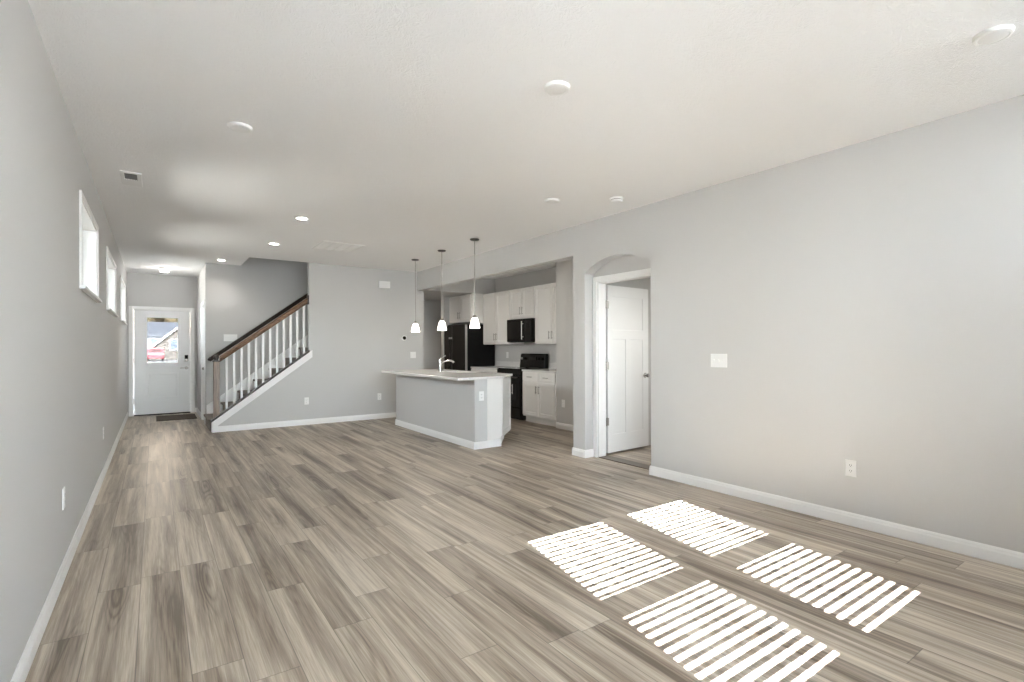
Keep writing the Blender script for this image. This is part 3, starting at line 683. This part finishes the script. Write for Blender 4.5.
# base cabinets along the back wall (they face -X)
BX = 5.282
def base_cabinet(name, label, y0, y1, n=2):
    t = thing(name, label, 'cabinet', ((BX+KB)/2, (y0+y1)/2, 0), group='white base cabinets by the range')
    bm = BM(); box(bm, BX, KB-0.002, y0, y1, 0.105, 0.876); obj('cabinet_body', bm, 'cab', t)
    bm = BM(); box(bm, BX+0.06, KB-0.004, y0+0.001, y1-0.001, 0.0, 0.104); obj('toe_kick', bm, 'cab', t)
    mp = FX(BX); w = (y1-y0)/n
    for i in range(n):
        a, b = y0+w*i+(0.012 if i == 0 else 0.004), y0+w*(i+1)-(0.012 if i == n-1 else 0.004)
        bm = BM(); shaker(bm, mp, a, b, 0.715, 0.862, 0.001, 0.02, 0.032, 0.006); d = obj('drawer', bm, 'cab', t)
        bm = BM(); pull(bm, mp, (a+b)/2, 0.788, 0.12, 0.021, False); obj('drawer_pull', bm, 'nickel', d, smooth=True)
        bm = BM(); shaker(bm, mp, a, b, 0.128, 0.700, 0.001); d = obj('cabinet_door', bm, 'cab', t)
        bm = BM(); pull(bm, mp, b-0.035 if i == 0 else a+0.035, 0.575, 0.13, 0.021); obj('door_pull', bm, 'nickel', d, smooth=True)
    return t
base_cabinet('base_cabinet', 'white base cabinet with two drawers and two doors, right of the range', SY+0.003, 7.272)
base_cabinet('base_cabinet', 'white base cabinet between the range and the fridge', 8.048, 9.055)
for y0, y1, lb in ((SY+0.002, 7.276, 'short white worktop to the right of the range'), (8.043, 9.057, 'white worktop between the range and the fridge')):
    t = thing('kitchen_worktop', lb, 'worktop', ((BX+KB)/2, (y0+y1)/2, 0.877))
    bm = BM(); box(bm, BX-0.026, KB-0.002, y0, y1, 0.877, 0.908); obj('slab', bm, 'quartz', t, 0.003)
    bm = BM(); box(bm, KB-0.022, KB-0.002, y0, y1, 0.909, 1.012); obj('splashback', bm, 'quartz', t, 0.002)

# wall cabinets
UX = 5.575
def wall_cabinet(label, y0, y1, z0, z1, X=UX, div=None, px='inner', pz='low', side_panel=False):
    t = thing('wall_cabinet', label, 'cabinet', ((X+KB)/2, (y0+y1)/2, z0), group='white wall cabinets in the kitchen')
    bm = BM(); box(bm, X, KB-0.002, y0, y1, z0, z1); obj('cabinet_body', bm, 'cab', t)
    mp = FX(X); m = div or (y0+y1)/2
    for i, (a, b) in enumerate(((y0+0.012, m-0.005), (m+0.005, y1-0.012))):
        bm = BM(); shaker(bm, mp, a, b, z0+0.008, z1-0.02, 0.001); d = obj('cabinet_door', bm, 'cab', t)
        pv = z0+0.15 if pz == 'low' else z0+0.14
        bm = BM(); pull(bm, mp, (b-0.032) if i == 0 else (a+0.032), pv, 0.14, 0.021); obj('door_pull', bm, 'nickel', d, smooth=True)
    return t
wall_cabinet('tall white wall cabinet at the right end, above the short worktop', SY+0.003, 7.292, 1.355, 2.395)
wall_cabinet('short white wall cabinet above the microwave', 7.297, 8.066, 1.822, 2.395)
wall_cabinet('tall white wall cabinet between the microwave and the fridge', 8.071, 9.055, 1.355, 2.395)
t = wall_cabinet('white wall cabinet above the fridge', 9.085, 10.02, 1.822, 2.395, X=5.30)
bm = BM(); box(bm, 5.282, KB-0.003, 9.060, 9.082, 1.80, 2.405); obj('side_panel', bm, 'cab', t, 0.002)

# range
RX, RY0, RY1 = 5.245, 7.282, 8.038
t = thing('kitchen_range', 'black electric range with raised back panel', 'range', ((RX+KB)/2, (RY0+RY1)/2, 0))
bm = BM(); box(bm, RX+0.02, KB-0.03, RY0, RY1, 0.02, 0.900); obj('range_body', bm, 'black', t, 0.004)
bm = BM(); box(bm, RX-0.006, KB-0.09, RY0-0.002, RY1+0.002, 0.901, 0.918); obj('cooktop', bm, 'blackglass', t, 0.004)
for (a, b, r) in ((0.16, 0.19, 0.085), (0.16, 0.56, 0.105), (0.41, 0.19, 0.105), (0.41, 0.56, 0.085)):
    bm = BM(); lathe(bm, [(0, 0.9187), (r, 0.9187), (r, 0.9180), (0, 0.9180)], 32, (RX+a, RY0+b, 0)); obj('burner', bm, 'slot', t)
mp = FX(RX+0.02)
bm = BM(); ubox(bm, mp, RY0+0.006, RY1-0.006, 0.235, 0.800, 0.001, 0.045); d = obj('oven_door', bm, 'black', t, 0.006)
bm = BM(); ubox(bm, mp, RY0+0.10, RY1-0.10, 0.36, 0.64, 0.0445, 0.047); obj('oven_window', bm, 'blackglass', d, 0.003)
bm = BM(); tube(bm, [mp(RY0+0.05, 0.765, 0.085), mp(RY1-0.05, 0.765, 0.085)], 0.012, 14); [tube(bm, [mp(yy, 0.765, 0.04), mp(yy, 0.765, 0.085)], 0.009, 10) for yy in (RY0+0.08, RY1-0.08)]
obj('oven_handle', bm, 'darknickel', d, smooth=True)
bm = BM(); ubox(bm, mp, RY0+0.006, RY1-0.006, 0.045, 0.225, 0.001, 0.040); obj('storage_drawer', bm, 'black', t, 0.006)
bm = BM(); ubox(bm, mp, RY0+0.002, RY1-0.002, 0.81, 0.898, 0.001, 0.030); obj('control_rail', bm, 'black', t, 0.004)
bm = BM(); prism(bm, [(KB-0.135, RY0, 0.905), (KB-0.105, RY0, 1.160), (KB-0.09, RY0, 1.178), (KB-0.035, RY0, 1.178), (KB-0.035, RY0, 0.905)], (0, RY1-RY0, 0)); bgd = obj('back_panel', bm, 'black', t, 0.006)
mpb = frame((KB-0.116, 0, 0), (0, 1, 0), (-1, 0, 0.12))
bm = BM(); ubox(bm, mpb, RY0+0.24, RY1-0.30, 1.055, 1.115, 0.008, 0.0105); obj('display', bm, 'blackglass', bgd)
for yy in (RY0+0.07, RY0+0.16, RY1-0.07, RY1-0.16):
    bm = BM(); c = mpb(yy, 1.085, 0.006); tube(bm, [c, c+Vector((-0.028, 0, 0.003))], [0.022, 0.019], 18); obj('knob', bm, 'greyplastic' if yy > RY1-0.1 else 'black', bgd, smooth=True)

# microwave
MX = 5.475
t = thing('microwave_oven', 'black over-the-range microwave under the short wall cabinet', 'microwave', ((MX+KB)/2, 7.68, 1.385))
bm = BM(); box(bm, MX+0.03, KB-0.002, 7.302, 8.060, 1.390, 1.818); obj('microwave_body', bm, 'black', t, 0.004)
mp = FX(MX+0.03)
bm = BM(); ubox(bm, mp, 7.500, 8.058, 1.398, 1.815, 0.001, 0.030); d = obj('microwave_door', bm, 'black', t, 0.005)
bm = BM(); ubox(bm, mp, 7.575, 8.010, 1.455, 1.765, 0.0295, 0.032); obj('door_window', bm, 'blackglass', d, 0.003)
bm = BM(); pull(bm, mp, 7.533, 1.605, 0.33, 0.030, True, 0.010, 0.035); obj('door_handle', bm, 'steel', d, smooth=True)
bm = BM(); ubox(bm, mp, 7.304, 7.496, 1.398, 1.815, 0.001, 0.029); d = obj('control_panel', bm, 'black', t, 0.005)
bm = BM(); ubox(bm, mp, 7.345, 7.455, 1.735, 1.785, 0.0285, 0.031); obj('display', bm, 'blackglass', d)

# fridge
FRX, FY0, FY1, FZ = 5.150, 9.092, 10.005, 1.775
t = thing('refrigerator', 'black side-by-side refrigerator in the kitchen corner', 'refrigerator', ((FRX+KB)/2, (FY0+FY1)/2, 0))
bm = BM(); box(bm, FRX+0.066, KB-0.02, FY0, FY1, 0.03, FZ); obj('refrigerator_body', bm, 'blackmatte', t, 0.004)
bm = BM(); box(bm, FRX+0.09, KB-0.05, FY0+0.03, FY1-0.03, 0.0, 0.03); obj('base', bm, 'slot', t)
sp = 9.650; mp = FX(FRX+0.064)
for a, b, hn in ((FY0+0.001, sp-0.003, sp-0.04), (sp+0.003, FY1-0.001, sp+0.04)):
    bm = BM(); ubox(bm, mp, a, b, 0.05, FZ-0.002, 0.001, 0.064); d = obj('refrigerator_door', bm, 'fridge', t, 0.006)
    bm = BM(); ubox(bm, mp, a-0.0015, a+0.0015, 0.055, FZ-0.008, 0.010, 0.060); obj('door_edge', bm, 'steel', d)
    bm = BM(); tube(bm, [mp(hn, 0.55, 0.064), mp(hn, 0.57, 0.105), mp(hn, 1.00, 0.112), mp(hn, 1.46, 0.105), mp(hn, 1.49, 0.064)], 0.012, 12); h_ = obj('door_handle', bm, 'fridge', d, smooth=True)
    bm = BM(); tube(bm, [mp(hn, 1.475, 0.10), mp(hn, 1.512, 0.10)], 0.017, 14); obj('handle_cap', bm, 'steel', h_, smooth=True)

# pendants
def pendant(x, y, label):
    t = thing('pendant_light', label, 'light', (x, y, H), group='pendant lights above the island')
    bm = BM(); lathe(bm, [(0, 0.0), (0.062, 0.0), (0.062, -0.008), (0.052, -0.018), (0.010, -0.024), (0, -0.024)], 28); obj('canopy', bm, 'darknickel', t, smooth=True, world=False)
    bm = BM(); tube(bm, [(0, 0, -0.02), (0, 0, -1.035)], 0.0055, 10); obj('stem', bm, 'nickel', t, smooth=True, world=False)
    bm = BM(); lathe(bm, [(0, -1.015), (0.016, -1.016), (0.026, -1.028), (0.030, -1.050), (0.026, -1.052), (0, -1.040)], 24); obj('socket_cap', bm, 'nickel', t, smooth=True, world=False)
    bm = BM(); lathe(bm, [(0.024, -1.046), (0.036, -1.055), (0.046, -1.080), (0.056, -1.115), (0.066, -1.160), (0.070, -1.188), (0.066, -1.188), (0.062, -1.160), (0.052, -1.115), (0.042, -1.082), (0.033, -1.060), (0.022, -1.050), (0.024, -1.046)], 32); obj('glass_shade', bm, 'shade', t, smooth=True, world=False)
    lamp('pendant_bulb', 'POINT', (0, 0, -1.215), 4.0, t, (1.0, 0.90, 0.78), shadow_soft_size=0.05)
    return t
p0 = pendant(3.50, 5.912, 'pendant light over the near end of the island, largest in view of the three')
dup(p0, (3.50, 6.867, H), label='middle pendant light of the three over the island')
dup(p0, (3.50, 7.816, H), label='pendant light over the far end of the island, beside the thermostat wall')

# ================================================================ CEILING FIXTURES
def disc_light(x, y, label):
    t = thing('disc_light', label, 'light', (x, y, H), group='unlit white disc lights on the ceiling')
    bm = BM(); lathe(bm, [(0, 0), (0.073, 0), (0.073, -0.005), (0.068, -0.016), (0.059, -0.019), (0.055, -0.017), (0, -0.017)], 40); obj('trim_ring', bm, 'plastic', t, smooth=True, world=False)
    bm = BM(); lathe(bm, [(0, -0.0172), (0.054, -0.0172), (0.052, -0.0182), (0, -0.0186)], 40); obj('diffuser', bm, 'opal', t, smooth=True, world=False)
    return t
d0 = disc_light(1.839, 2.202, 'unlit white disc light on the ceiling above the middle of the empty floor')
dup(d0, (0.460, 3.775, H), label='unlit white disc light on the ceiling near the small air register')
dup(d0, (3.195, 0.672, H), label='unlit white disc light at the top right corner of the photo')
dup(d0, (3.203, 3.916, H), label='unlit white disc light on the ceiling beside the smoke detector')
t = thing('smoke_detector', 'white smoke detector on the ceiling in front of the arch', 'smoke detector', (3.688, 3.522, H))
bm = BM(); lathe(bm, [(0, 0), (0.068, 0), (0.068, -0.010), (0.060, -0.014), (0, -0.014)], 32); obj('base', bm, 'plastic', t, smooth=True, world=False)
bm = BM(); lathe(bm, [(0, -0.012), (0.056, -0.012), (0.056, -0.020), (0, -0.020)], 32); obj('vent_ring', bm, 'slot', t, smooth=True, world=False)
bm = BM(); lathe(bm, [(0, -0.0195), (0.060, -0.0195), (0.058, -0.034), (0.040, -0.042), (0, -0.044)], 32); obj('cover', bm, 'plastic', t, smooth=True, world=False)
def can_light(x, y, label, power, z=H, col=(1.0, 0.94, 0.86)):
    t = thing('recessed_light', label, 'light', (x, y, z), group='lit recessed ceiling lights')
    bm = BM(); lathe(bm, [(0.055, -0.001), (0.082, -0.001), (0.080, -0.006), (0.058, -0.008), (0.055, -0.001)], 36); obj('trim_ring', bm, 'plastic', t, smooth=True, world=False)
    bm = BM(); lathe(bm, [(0, -0.0015), (0.057, -0.0015), (0.056, -0.005), (0, -0.006)], 36); obj('lens', bm, 'bulb', t, smooth=True, world=False)
    lamp('can_bulb', 'SPOT', (0, 0, -0.03), power, t, col, spot_size=R(140), spot_blend=0.8, shadow_soft_size=0.05)
    return t
can_light(1.346, 6.034, 'lit recessed light nearest the camera, in front of the return grille', 5)
can_light(1.354, 7.717, 'lit recessed light in the row, next to the return grille', 5)
can_light(0.899, 9.633, 'lit recessed light beside the stairwell opening at the hall', 12)
can_light(4.72, 8.45, 'recessed light hidden behind the kitchen header near the fridge', 6, H, (1.0, 0.84, 0.66))
can_light(4.72, 6.30, 'recessed light hidden behind the kitchen header near the range', 2.0, H, (1.0, 0.84, 0.66))
can_light(4.60, 10.15, 'recessed light in the low hall beyond the kitchen', 12, SOF, (1.0, 0.86, 0.70))
can_light(5.0, 3.1, 'unseen recessed light added to brighten the bedroom behind the arch', 45)  # unseen lamp added to brighten the bedroom wall and door
can_light(3.3, 9.62, 'recessed light upstairs over the stairwell', 1.0, 5.398)
t = thing('flush_light', 'small square flush light glowing on the ceiling before the front door', 'light', (0.147, 11.155, H))
bm = BM(); box(bm, -0.075, 0.075, -0.075, 0.075, -0.022, 0.0); obj('light_base', bm, 'nickel', t, 0.004, world=False)
bm = BM(); box(bm, -0.068, 0.068, -0.068, 0.068, -0.072, -0.0215); obj('diffuser', bm, emit('lit_opal_box', (1, 0.95, 0.88), 5.0), t, 0.010, world=False)
lamp('flush_bulb', 'POINT', (0, 0, -0.14), 4.0, t, shadow_soft_size=0.07)

t = thing('air_register', 'small white air register with louvres greyed for shade on the ceiling by the left wall', 'vent', (-0.158, 5.45, H))
bm = BM(); pierced(bm, lambda u, v, w: Vector((u, v, w)), -0.072, 0.072, -0.205, 0.205, -0.008, 0.0, [(-0.046, 0.040, -0.165, 0.020)]); obj('frame', bm, 'plastic', t, 0.002, world=False)
bm = BM(); box(bm, -0.050, 0.044, -0.169, 0.024, -0.002, 0.0); obj('duct_back', bm, 'vent', t, world=False)
bm = BM()
for i in range(8):
    x = -0.042+0.011*i; prism(bm, [(x, -0.165, -0.002), (x+0.0012, -0.165, -0.002), (x+0.004, -0.165, -0.0085), (x+0.0028, -0.165, -0.0085)], (0, 0.185, 0))
obj('louvres', bm, 'vent', t, world=False)  # shade between the louvres is put into their grey colour
gx0, gx1, gy0, gy1 = 1.865, 2.435, 7.14, 7.75
t = thing('return_grille', 'white slatted return air grille on the ceiling before the stairs', 'vent', ((gx0+gx1)/2, (gy0+gy1)/2, H))
hx_, hy_ = (gx1-gx0)/2, (gy1-gy0)/2
bays = [(-hx_+0.03+i*(2*hx_-0.06)/4+0.012, -hx_+0.03+(i+1)*(2*hx_-0.06)/4-0.012, -hy_+0.03, hy_-0.03) for i in range(4)]
bm = BM(); pierced(bm, lambda u, v, w: Vector((u, v, w)), -hx_, hx_, -hy_, hy_, -0.010, 0.0, bays); obj('frame', bm, 'plastic', t, 0.002, world=False)
bm = BM(); box(bm, -hx_+0.02, hx_-0.02, -hy_+0.02, hy_-0.02, -0.0015, 0.0); obj('filter_back', bm, 'greyplastic', t, world=False)
bm = BM()
for a, b, c0_, c1_ in bays:
    y = c0_
    while y < c1_-0.008:
        prism(bm, [(a, y, -0.0015), (a, y+0.0015, -0.0015), (a, y+0.0125, -0.0095), (a, y+0.011, -0.0095)], (b-a, 0, 0)); y += 0.0125
obj('louvres', bm, 'plastic', t, world=False)

# ================================================================ WALL PLATES
def outlet(label, loc, rot):
    t = thing('wall_outlet', label, 'outlet', loc, rot, 'white duplex outlets')
    bm = BM(); ubox(bm, LOC, -0.036, 0.036, -0.060, 0.060, 0.0, 0.006); obj('cover_plate', bm, 'plastic', t, 0.003, world=False)
    for v in (0.020, -0.020):
        bm = BM(); ubox(bm, LOC, -0.0165, 0.0165, v-0.0140, v+0.0140, 0.0055, 0.008); r = obj('receptacle', bm, 'plastic', t, 0.003, world=False)
        bm = BM(); ubox(bm, LOC, -0.0075, -0.0050, v-0.003, v+0.007, 0.0075, 0.0084); ubox(bm, LOC, 0.0050, 0.0075, v-0.003, v+0.007, 0.0075, 0.0084); ubox(bm, LOC, -0.002, 0.002, v-0.010, v-0.006, 0.0075, 0.0084)
        obj('slots', bm, 'slot', r, world=False)
    return t
o0 = outlet('white outlet low on the right wall near the sunlit floor', (XR, 1.636, 0.413), FACE_MX)
dup(o0, (XL, 3.86, 0.440), FACE_PX, 'white outlet low on the left wall, nearer the camera')
dup(o0, (XL, 6.62, 0.440), FACE_PX, 'white outlet low on the left wall, farther down toward the front door')
dup(o0, (2.095, YS, 0.400), FACE_MY, 'white outlet on the stair wall under the railing end')
dup(o0, (3.362, YS, 0.402), FACE_MY, 'white outlet on the stair wall left of the island')
dup(o0, (KB, 8.648, 1.141), FACE_MX, 'white outlet on the kitchen wall left of the range panel')
dup(o0, (SX, 6.19, 0.405), FACE_MX, 'white outlet low on the kitchen wall right of the base cabinet')
dup(o0, (3.416, IY0-0.007, 0.672), FACE_MY, 'white outlet on the narrow end of the kitchen island')
def switch(label, loc, rot, gangs):
    t = thing('light_switch', label, 'switch', loc, rot)
    w = 0.035 + 0.023*(gangs-1)
    bm = BM(); ubox(bm, LOC, -w, w, -0.060, 0.060, 0.0, 0.006); obj('cover_plate', bm, 'plastic', t, 0.003, world=False)
    for i in range(gangs):
        u = 0.046*(i-(gangs-1)/2)
        bm = BM(); ubox(bm, LOC, u-0.006, u+0.006, -0.012, 0.012, 0.0055, 0.008); s = obj('toggle_frame', bm, 'plastic', t, 0.001, world=False)
        bm = BM(); prism(bm, [LOC(u-0.004, -0.004, 0.0075), LOC(u-0.004, 0.006, 0.0075), LOC(u-0.004, 0.013, 0.017), LOC(u-0.004, 0.008, 0.018)], (0.008, 0, 0)); obj('toggle', bm, 'plastic', s, 0.001, world=False)
    return t
switch('white three-gang light switch on the bare right wall', (XR, 2.690, 1.168), FACE_MX, 3)
switch('white four-gang light switch on the wall above the stair handrail', (1.075, YB, 1.475), FACE_MY, 4)
switch('white two-gang light switch under the thermostat by the kitchen', (4.025, YS, 1.156), FACE_MY, 2)
t = thing('thermostat', 'round black thermostat on a pale ring on the stair wall', 'thermostat', (3.845, YS, 1.478))
def face_disc(bm, prof, n=32):
    lathe(bm, prof, n); bmesh.ops.rotate(bm, verts=bm.verts, cent=(0, 0, 0), matrix=Matrix.Rotation(pi/2, 3, 'X'))
bm = BM(); face_disc(bm, [(0, 0), (0.050, 0), (0.050, 0.012), (0.046, 0.015), (0, 0.015)]); obj('backplate', bm, 'plastic', t, smooth=True, world=False)
bm = BM(); face_disc(bm, [(0, 0.0145), (0.034, 0.0145), (0.034, 0.024), (0.030, 0.028), (0, 0.029)]); obj('dial', bm, 'blackglass', t, smooth=True, world=False)
t = thing('door_chime', 'white rectangular chime box high on the stair wall', 'chime box', (3.457, YS, 2.452))
bm = BM(); ubox(bm, LOC, -0.105, 0.105, -0.065, 0.065, 0.0, 0.040); obj('cover', bm, 'plastic', t, 0.006, world=False)
bm = BM()
for i in range(5): ubox(bm, LOC, -0.06+0.028*i, -0.052+0.028*i, -0.04, 0.04, 0.0395, 0.0412)
obj('sound_slots', bm, 'opal', t, world=False)
t = thing('door_stop', 'small spring door stop on the baseboard at the kitchen corner', 'door stop', (XR+0.07, KY0+0.014, 0.045))
bm = BM(); tube(bm, [(0, 0.0, 0), (0, 0.006, 0)], 0.012, 16); obj('base', bm, 'steel', t, smooth=True, world=False)
bm = BM(); tube(bm, [(0.005*cos(i*0.9), 0.006+0.052*i/70, 0.005*sin(i*0.9)) for i in range(71)], 0.0012, 6); obj('spring', bm, 'steel', t, smooth=True, world=False)
bm = BM(); tube(bm, [(0, 0.058, 0), (0, 0.074, 0)], 0.008, 14); obj('tip', bm, 'plastic', t, smooth=True, world=False)

# doormat
t = thing('doormat', 'brown doormat lying before the front door', 'doormat', (0.32, 11.50, 0.0))
bm = BM(); box(bm, 0.04, 0.62, 11.12, 11.88, 0.001, 0.012); obj('pile', bm, 'mat', t, 0.004)
bm = BM(); pierced(bm, lambda u, v, w: Vector((u, v, w)), 0.02, 0.64, 11.10, 11.90, 0.0, 0.009, [(0.041, 0.619, 11.121, 11.879)]); obj('rubber_border', bm, paint('brown_rubber', (0.05, 0.04, 0.03), 0.8), t, 0.002)

# ================================================================ OUTSIDE
bm = BM(); box(bm, -90, 100, -80, 170, -0.40, -0.20); struct('ground', bm, 'lawn')
bm = BM(); box(bm, -3, 6, YWO-8, YWO-0.01, -0.199, -0.06); struct('patio_slab', bm, 'concrete', label='concrete patio behind the house')
bm = BM(); box(bm, -2.2, 0.56, YWO-5.8, YWO-0.01, 2.56, 2.68); box(bm, -1.6, -1.45, YWO-5.7, YWO-5.55, -0.06, 2.56); box(bm, 0.3, 0.45, YWO-5.7, YWO-5.55, -0.06, 2.56); struct('sunblock_roof', bm, 'trim')  # unseen roof added to keep direct sun off the patio door
bm = BM(); box(bm, 0.60, 4.6, YWO-1.08, YWO-0.01, 2.77, 2.86); struct('sunblock_rear_eave', bm, 'trim')  # unseen eave added to stop direct sun entering the transom
bm = BM(); prism(bm, [(XL-0.161, YWO, 2.86), (XL-0.161, YWO, 2.98), (XL-0.62, YWO, 2.84), (XL-0.62, YWO, 2.78)], (0, YD+0.3-YWO, 0)); struct('sunblock_left_eave', bm, 'trim')  # unseen eave added to stop direct sun entering the left windows
bm = BM(); box(bm, -60, 70, 30, 40, -0.199, -0.18); struct('street', bm, 'concrete')
bm = BM(); box(bm, -0.6, 1.4, YD+0.17, 30, -0.199, -0.10); struct('front_path', bm, 'concrete')
def house(name, label, x0, x1, y0, y1, eave, ridge, wall, gable_front, wins):
    t = thing(name, label, 'house', ((x0+x1)/2, y0, -0.2))
    bm = BM(); box(bm, x0, x1, y0, y1, -0.2, eave)
    if gable_front: prism(bm, [(x0, y0, eave), (x1, y0, eave), ((x0+x1)/2, y0, ridge)], (0, y1-y0, 0))
    obj('house_wall', bm, wall, t)
    bm = BM(); ov = 0.35
    if gable_front:
        m = (x0+x1)/2; s = (ridge-eave)/(m-x0)
        for sg in (-1, 1):
            xa = m + sg*(m-x0+ov); za = eave - s*ov
            prism(bm, [(xa, y0-ov, za+0.02), (m, y0-ov, ridge+0.02), (m, y0-ov, ridge+0.2), (xa, y0-ov, za+0.2)], (0, y1-y0+2*ov, 0))
        obj('roof', bm, 'roof', t)
        bm = BM()
        for sg in (-1, 1):
            xa = m + sg*(m-x0+ov); za = eave - s*ov
            prism(bm, [(xa, y0-ov-0.06, za-0.12), (m, y0-ov-0.06, ridge-0.12), (m, y0-ov-0.06, ridge+0.22), (xa, y0-ov-0.06, za+0.22)], (0, 0.055, 0))
        obj('rake_board', bm, 'trim', t)
    else:
        m = (y0+y1)/2; s = (ridge-eave)/(m-y0)
        prism(bm, [(x0-ov, y0-ov, eave-s*ov), (x0-ov, m, ridge), (x0-ov, y1+ov, eave-s*ov), (x0-ov, y1+ov, eave-s*ov+0.2), (x0-ov, m, ridge+0.2), (x0-ov, y0-ov, eave-s*ov+0.2)], (x1-x0+2*ov, 0, 0))
        obj('roof', bm, 'roof', t)
    for (a, b, c, d) in wins:
        bm = BM(); pierced(bm, FY(y0), a-0.1, b+0.1, c-0.1, d+0.1, 0.0, 0.05, [(a, b, c, d)]); f = obj('house_window', bm, 'trim', t)
        bm = BM(); ubox(bm, FY(y0), a, b, c, d, 0.002, 0.015); obj('pane', bm, paint('house_glass', (0.20, 0.24, 0.30), 0.1), f)
    return t
house('house', 'pale distant house with a grey roof seen through the front door glass', -12.0, 6.0, 110.0, 122.0, 3.55, 6.1, 'whitesiding', False, [(-0.6, 0.6, 1.9, 3.0), (2.2, 3.2, 1.9, 3.0)])
house('house', 'beige gabled house with white rake trim seen through the front door glass', -0.35, 10.6, 85.0, 97.0, 1.5, 6.4, 'siding', True, [(1.75, 2.55, 1.2, 2.5), (5.5, 6.6, 1.2, 2.5)])
# red car parked across the street
cx0, cy0 = 0.08, 78.0
t = thing('parked_car', 'red car parked outside, seen through the front door glass', 'car', (cx0, cy0, -0.18))
bm = BM(); z0 = -0.18
side = [(-2.18, 0.30), (-2.20, 0.75), (-2.12, 1.02), (-1.85, 1.48), (-1.40, 1.60), (0.30, 1.58), (1.00, 1.10), (2.05, 0.98), (2.18, 0.60), (2.12, 0.30)]
prism(bm, [(cx0-0.86, cy0+a, z0+z) for a, z in side], (1.72, 0, 0)); b_ = obj('car_body', bm, 'red', t, 0.06)
bm = BM(); prism(bm, [(cx0-0.62, cy0-2.115, z0+1.06), (cx0+0.62, cy0-2.115, z0+1.06), (cx0+0.52, cy0-1.885, z0+1.44), (cx0-0.52, cy0-1.885, z0+1.44)], (0, -0.01, 0.0)); obj('rear_window', bm, paint('car_window', (0.18, 0.10, 0.10), 0.1), b_)
for sx in (-0.865, 0.86):
    bm = BM(); prism(bm, [(cx0+sx, cy0-1.6, z0+1.08), (cx0+sx, cy0+0.85, z0+1.08), (cx0+sx, cy0+0.28, z0+1.50), (cx0+sx, cy0-1.40, z0+1.50)], (0.005, 0, 0)); obj('side_window', bm, 'blackglass', b_)
for x in (-0.84, 0.62):
    for yy in (-1.35, 1.35):
        bm = BM(); tube(bm, [(cx0+x, cy0+yy, z0+0.33), (cx0+x+0.22, cy0+yy, z0+0.33)], 0.33, 28); obj('wheel', bm, 'tyre', t, 0.02)
def tree(x, y, h, r, label):
    t = thing('autumn_tree', label, 'tree', (x, y, -0.2), group='trees beyond the houses')
    bm = BM(); tube(bm, [(x, y, -0.2), (x+0.1, y, h*0.3), (x-0.05, y, h*0.7)], [0.28, 0.2, 0.08], 10); obj('trunk', bm, 'bark', t, smooth=True)
    bm = BM()
    for k in range(16):
        c = Vector((x+random.uniform(-r, r)*0.7, y+random.uniform(-r, r)*0.7, h*0.65+random.uniform(-1, 1)*h*0.28)); q = r*random.uniform(0.3, 0.5)
        g = bmesh.ops.create_icosphere(bm, subdivisions=3, radius=q)
        for v in g['verts']: v.co = v.co*(1+random.uniform(-0.09, 0.09)) + c
    obj('crown', bm, 'leaf', t)
for i, (x, y, h, r) in enumerate(((-8.5, 136, 13, 4.0), (0.8, 138, 14, 4.4), (10.5, 137, 13, 4.0))):
    tree(x, y, h, r, ['tan tree left of the distant roof outside', 'tan tree directly behind the distant roof outside', 'tan tree right of the distant roof outside'][i])
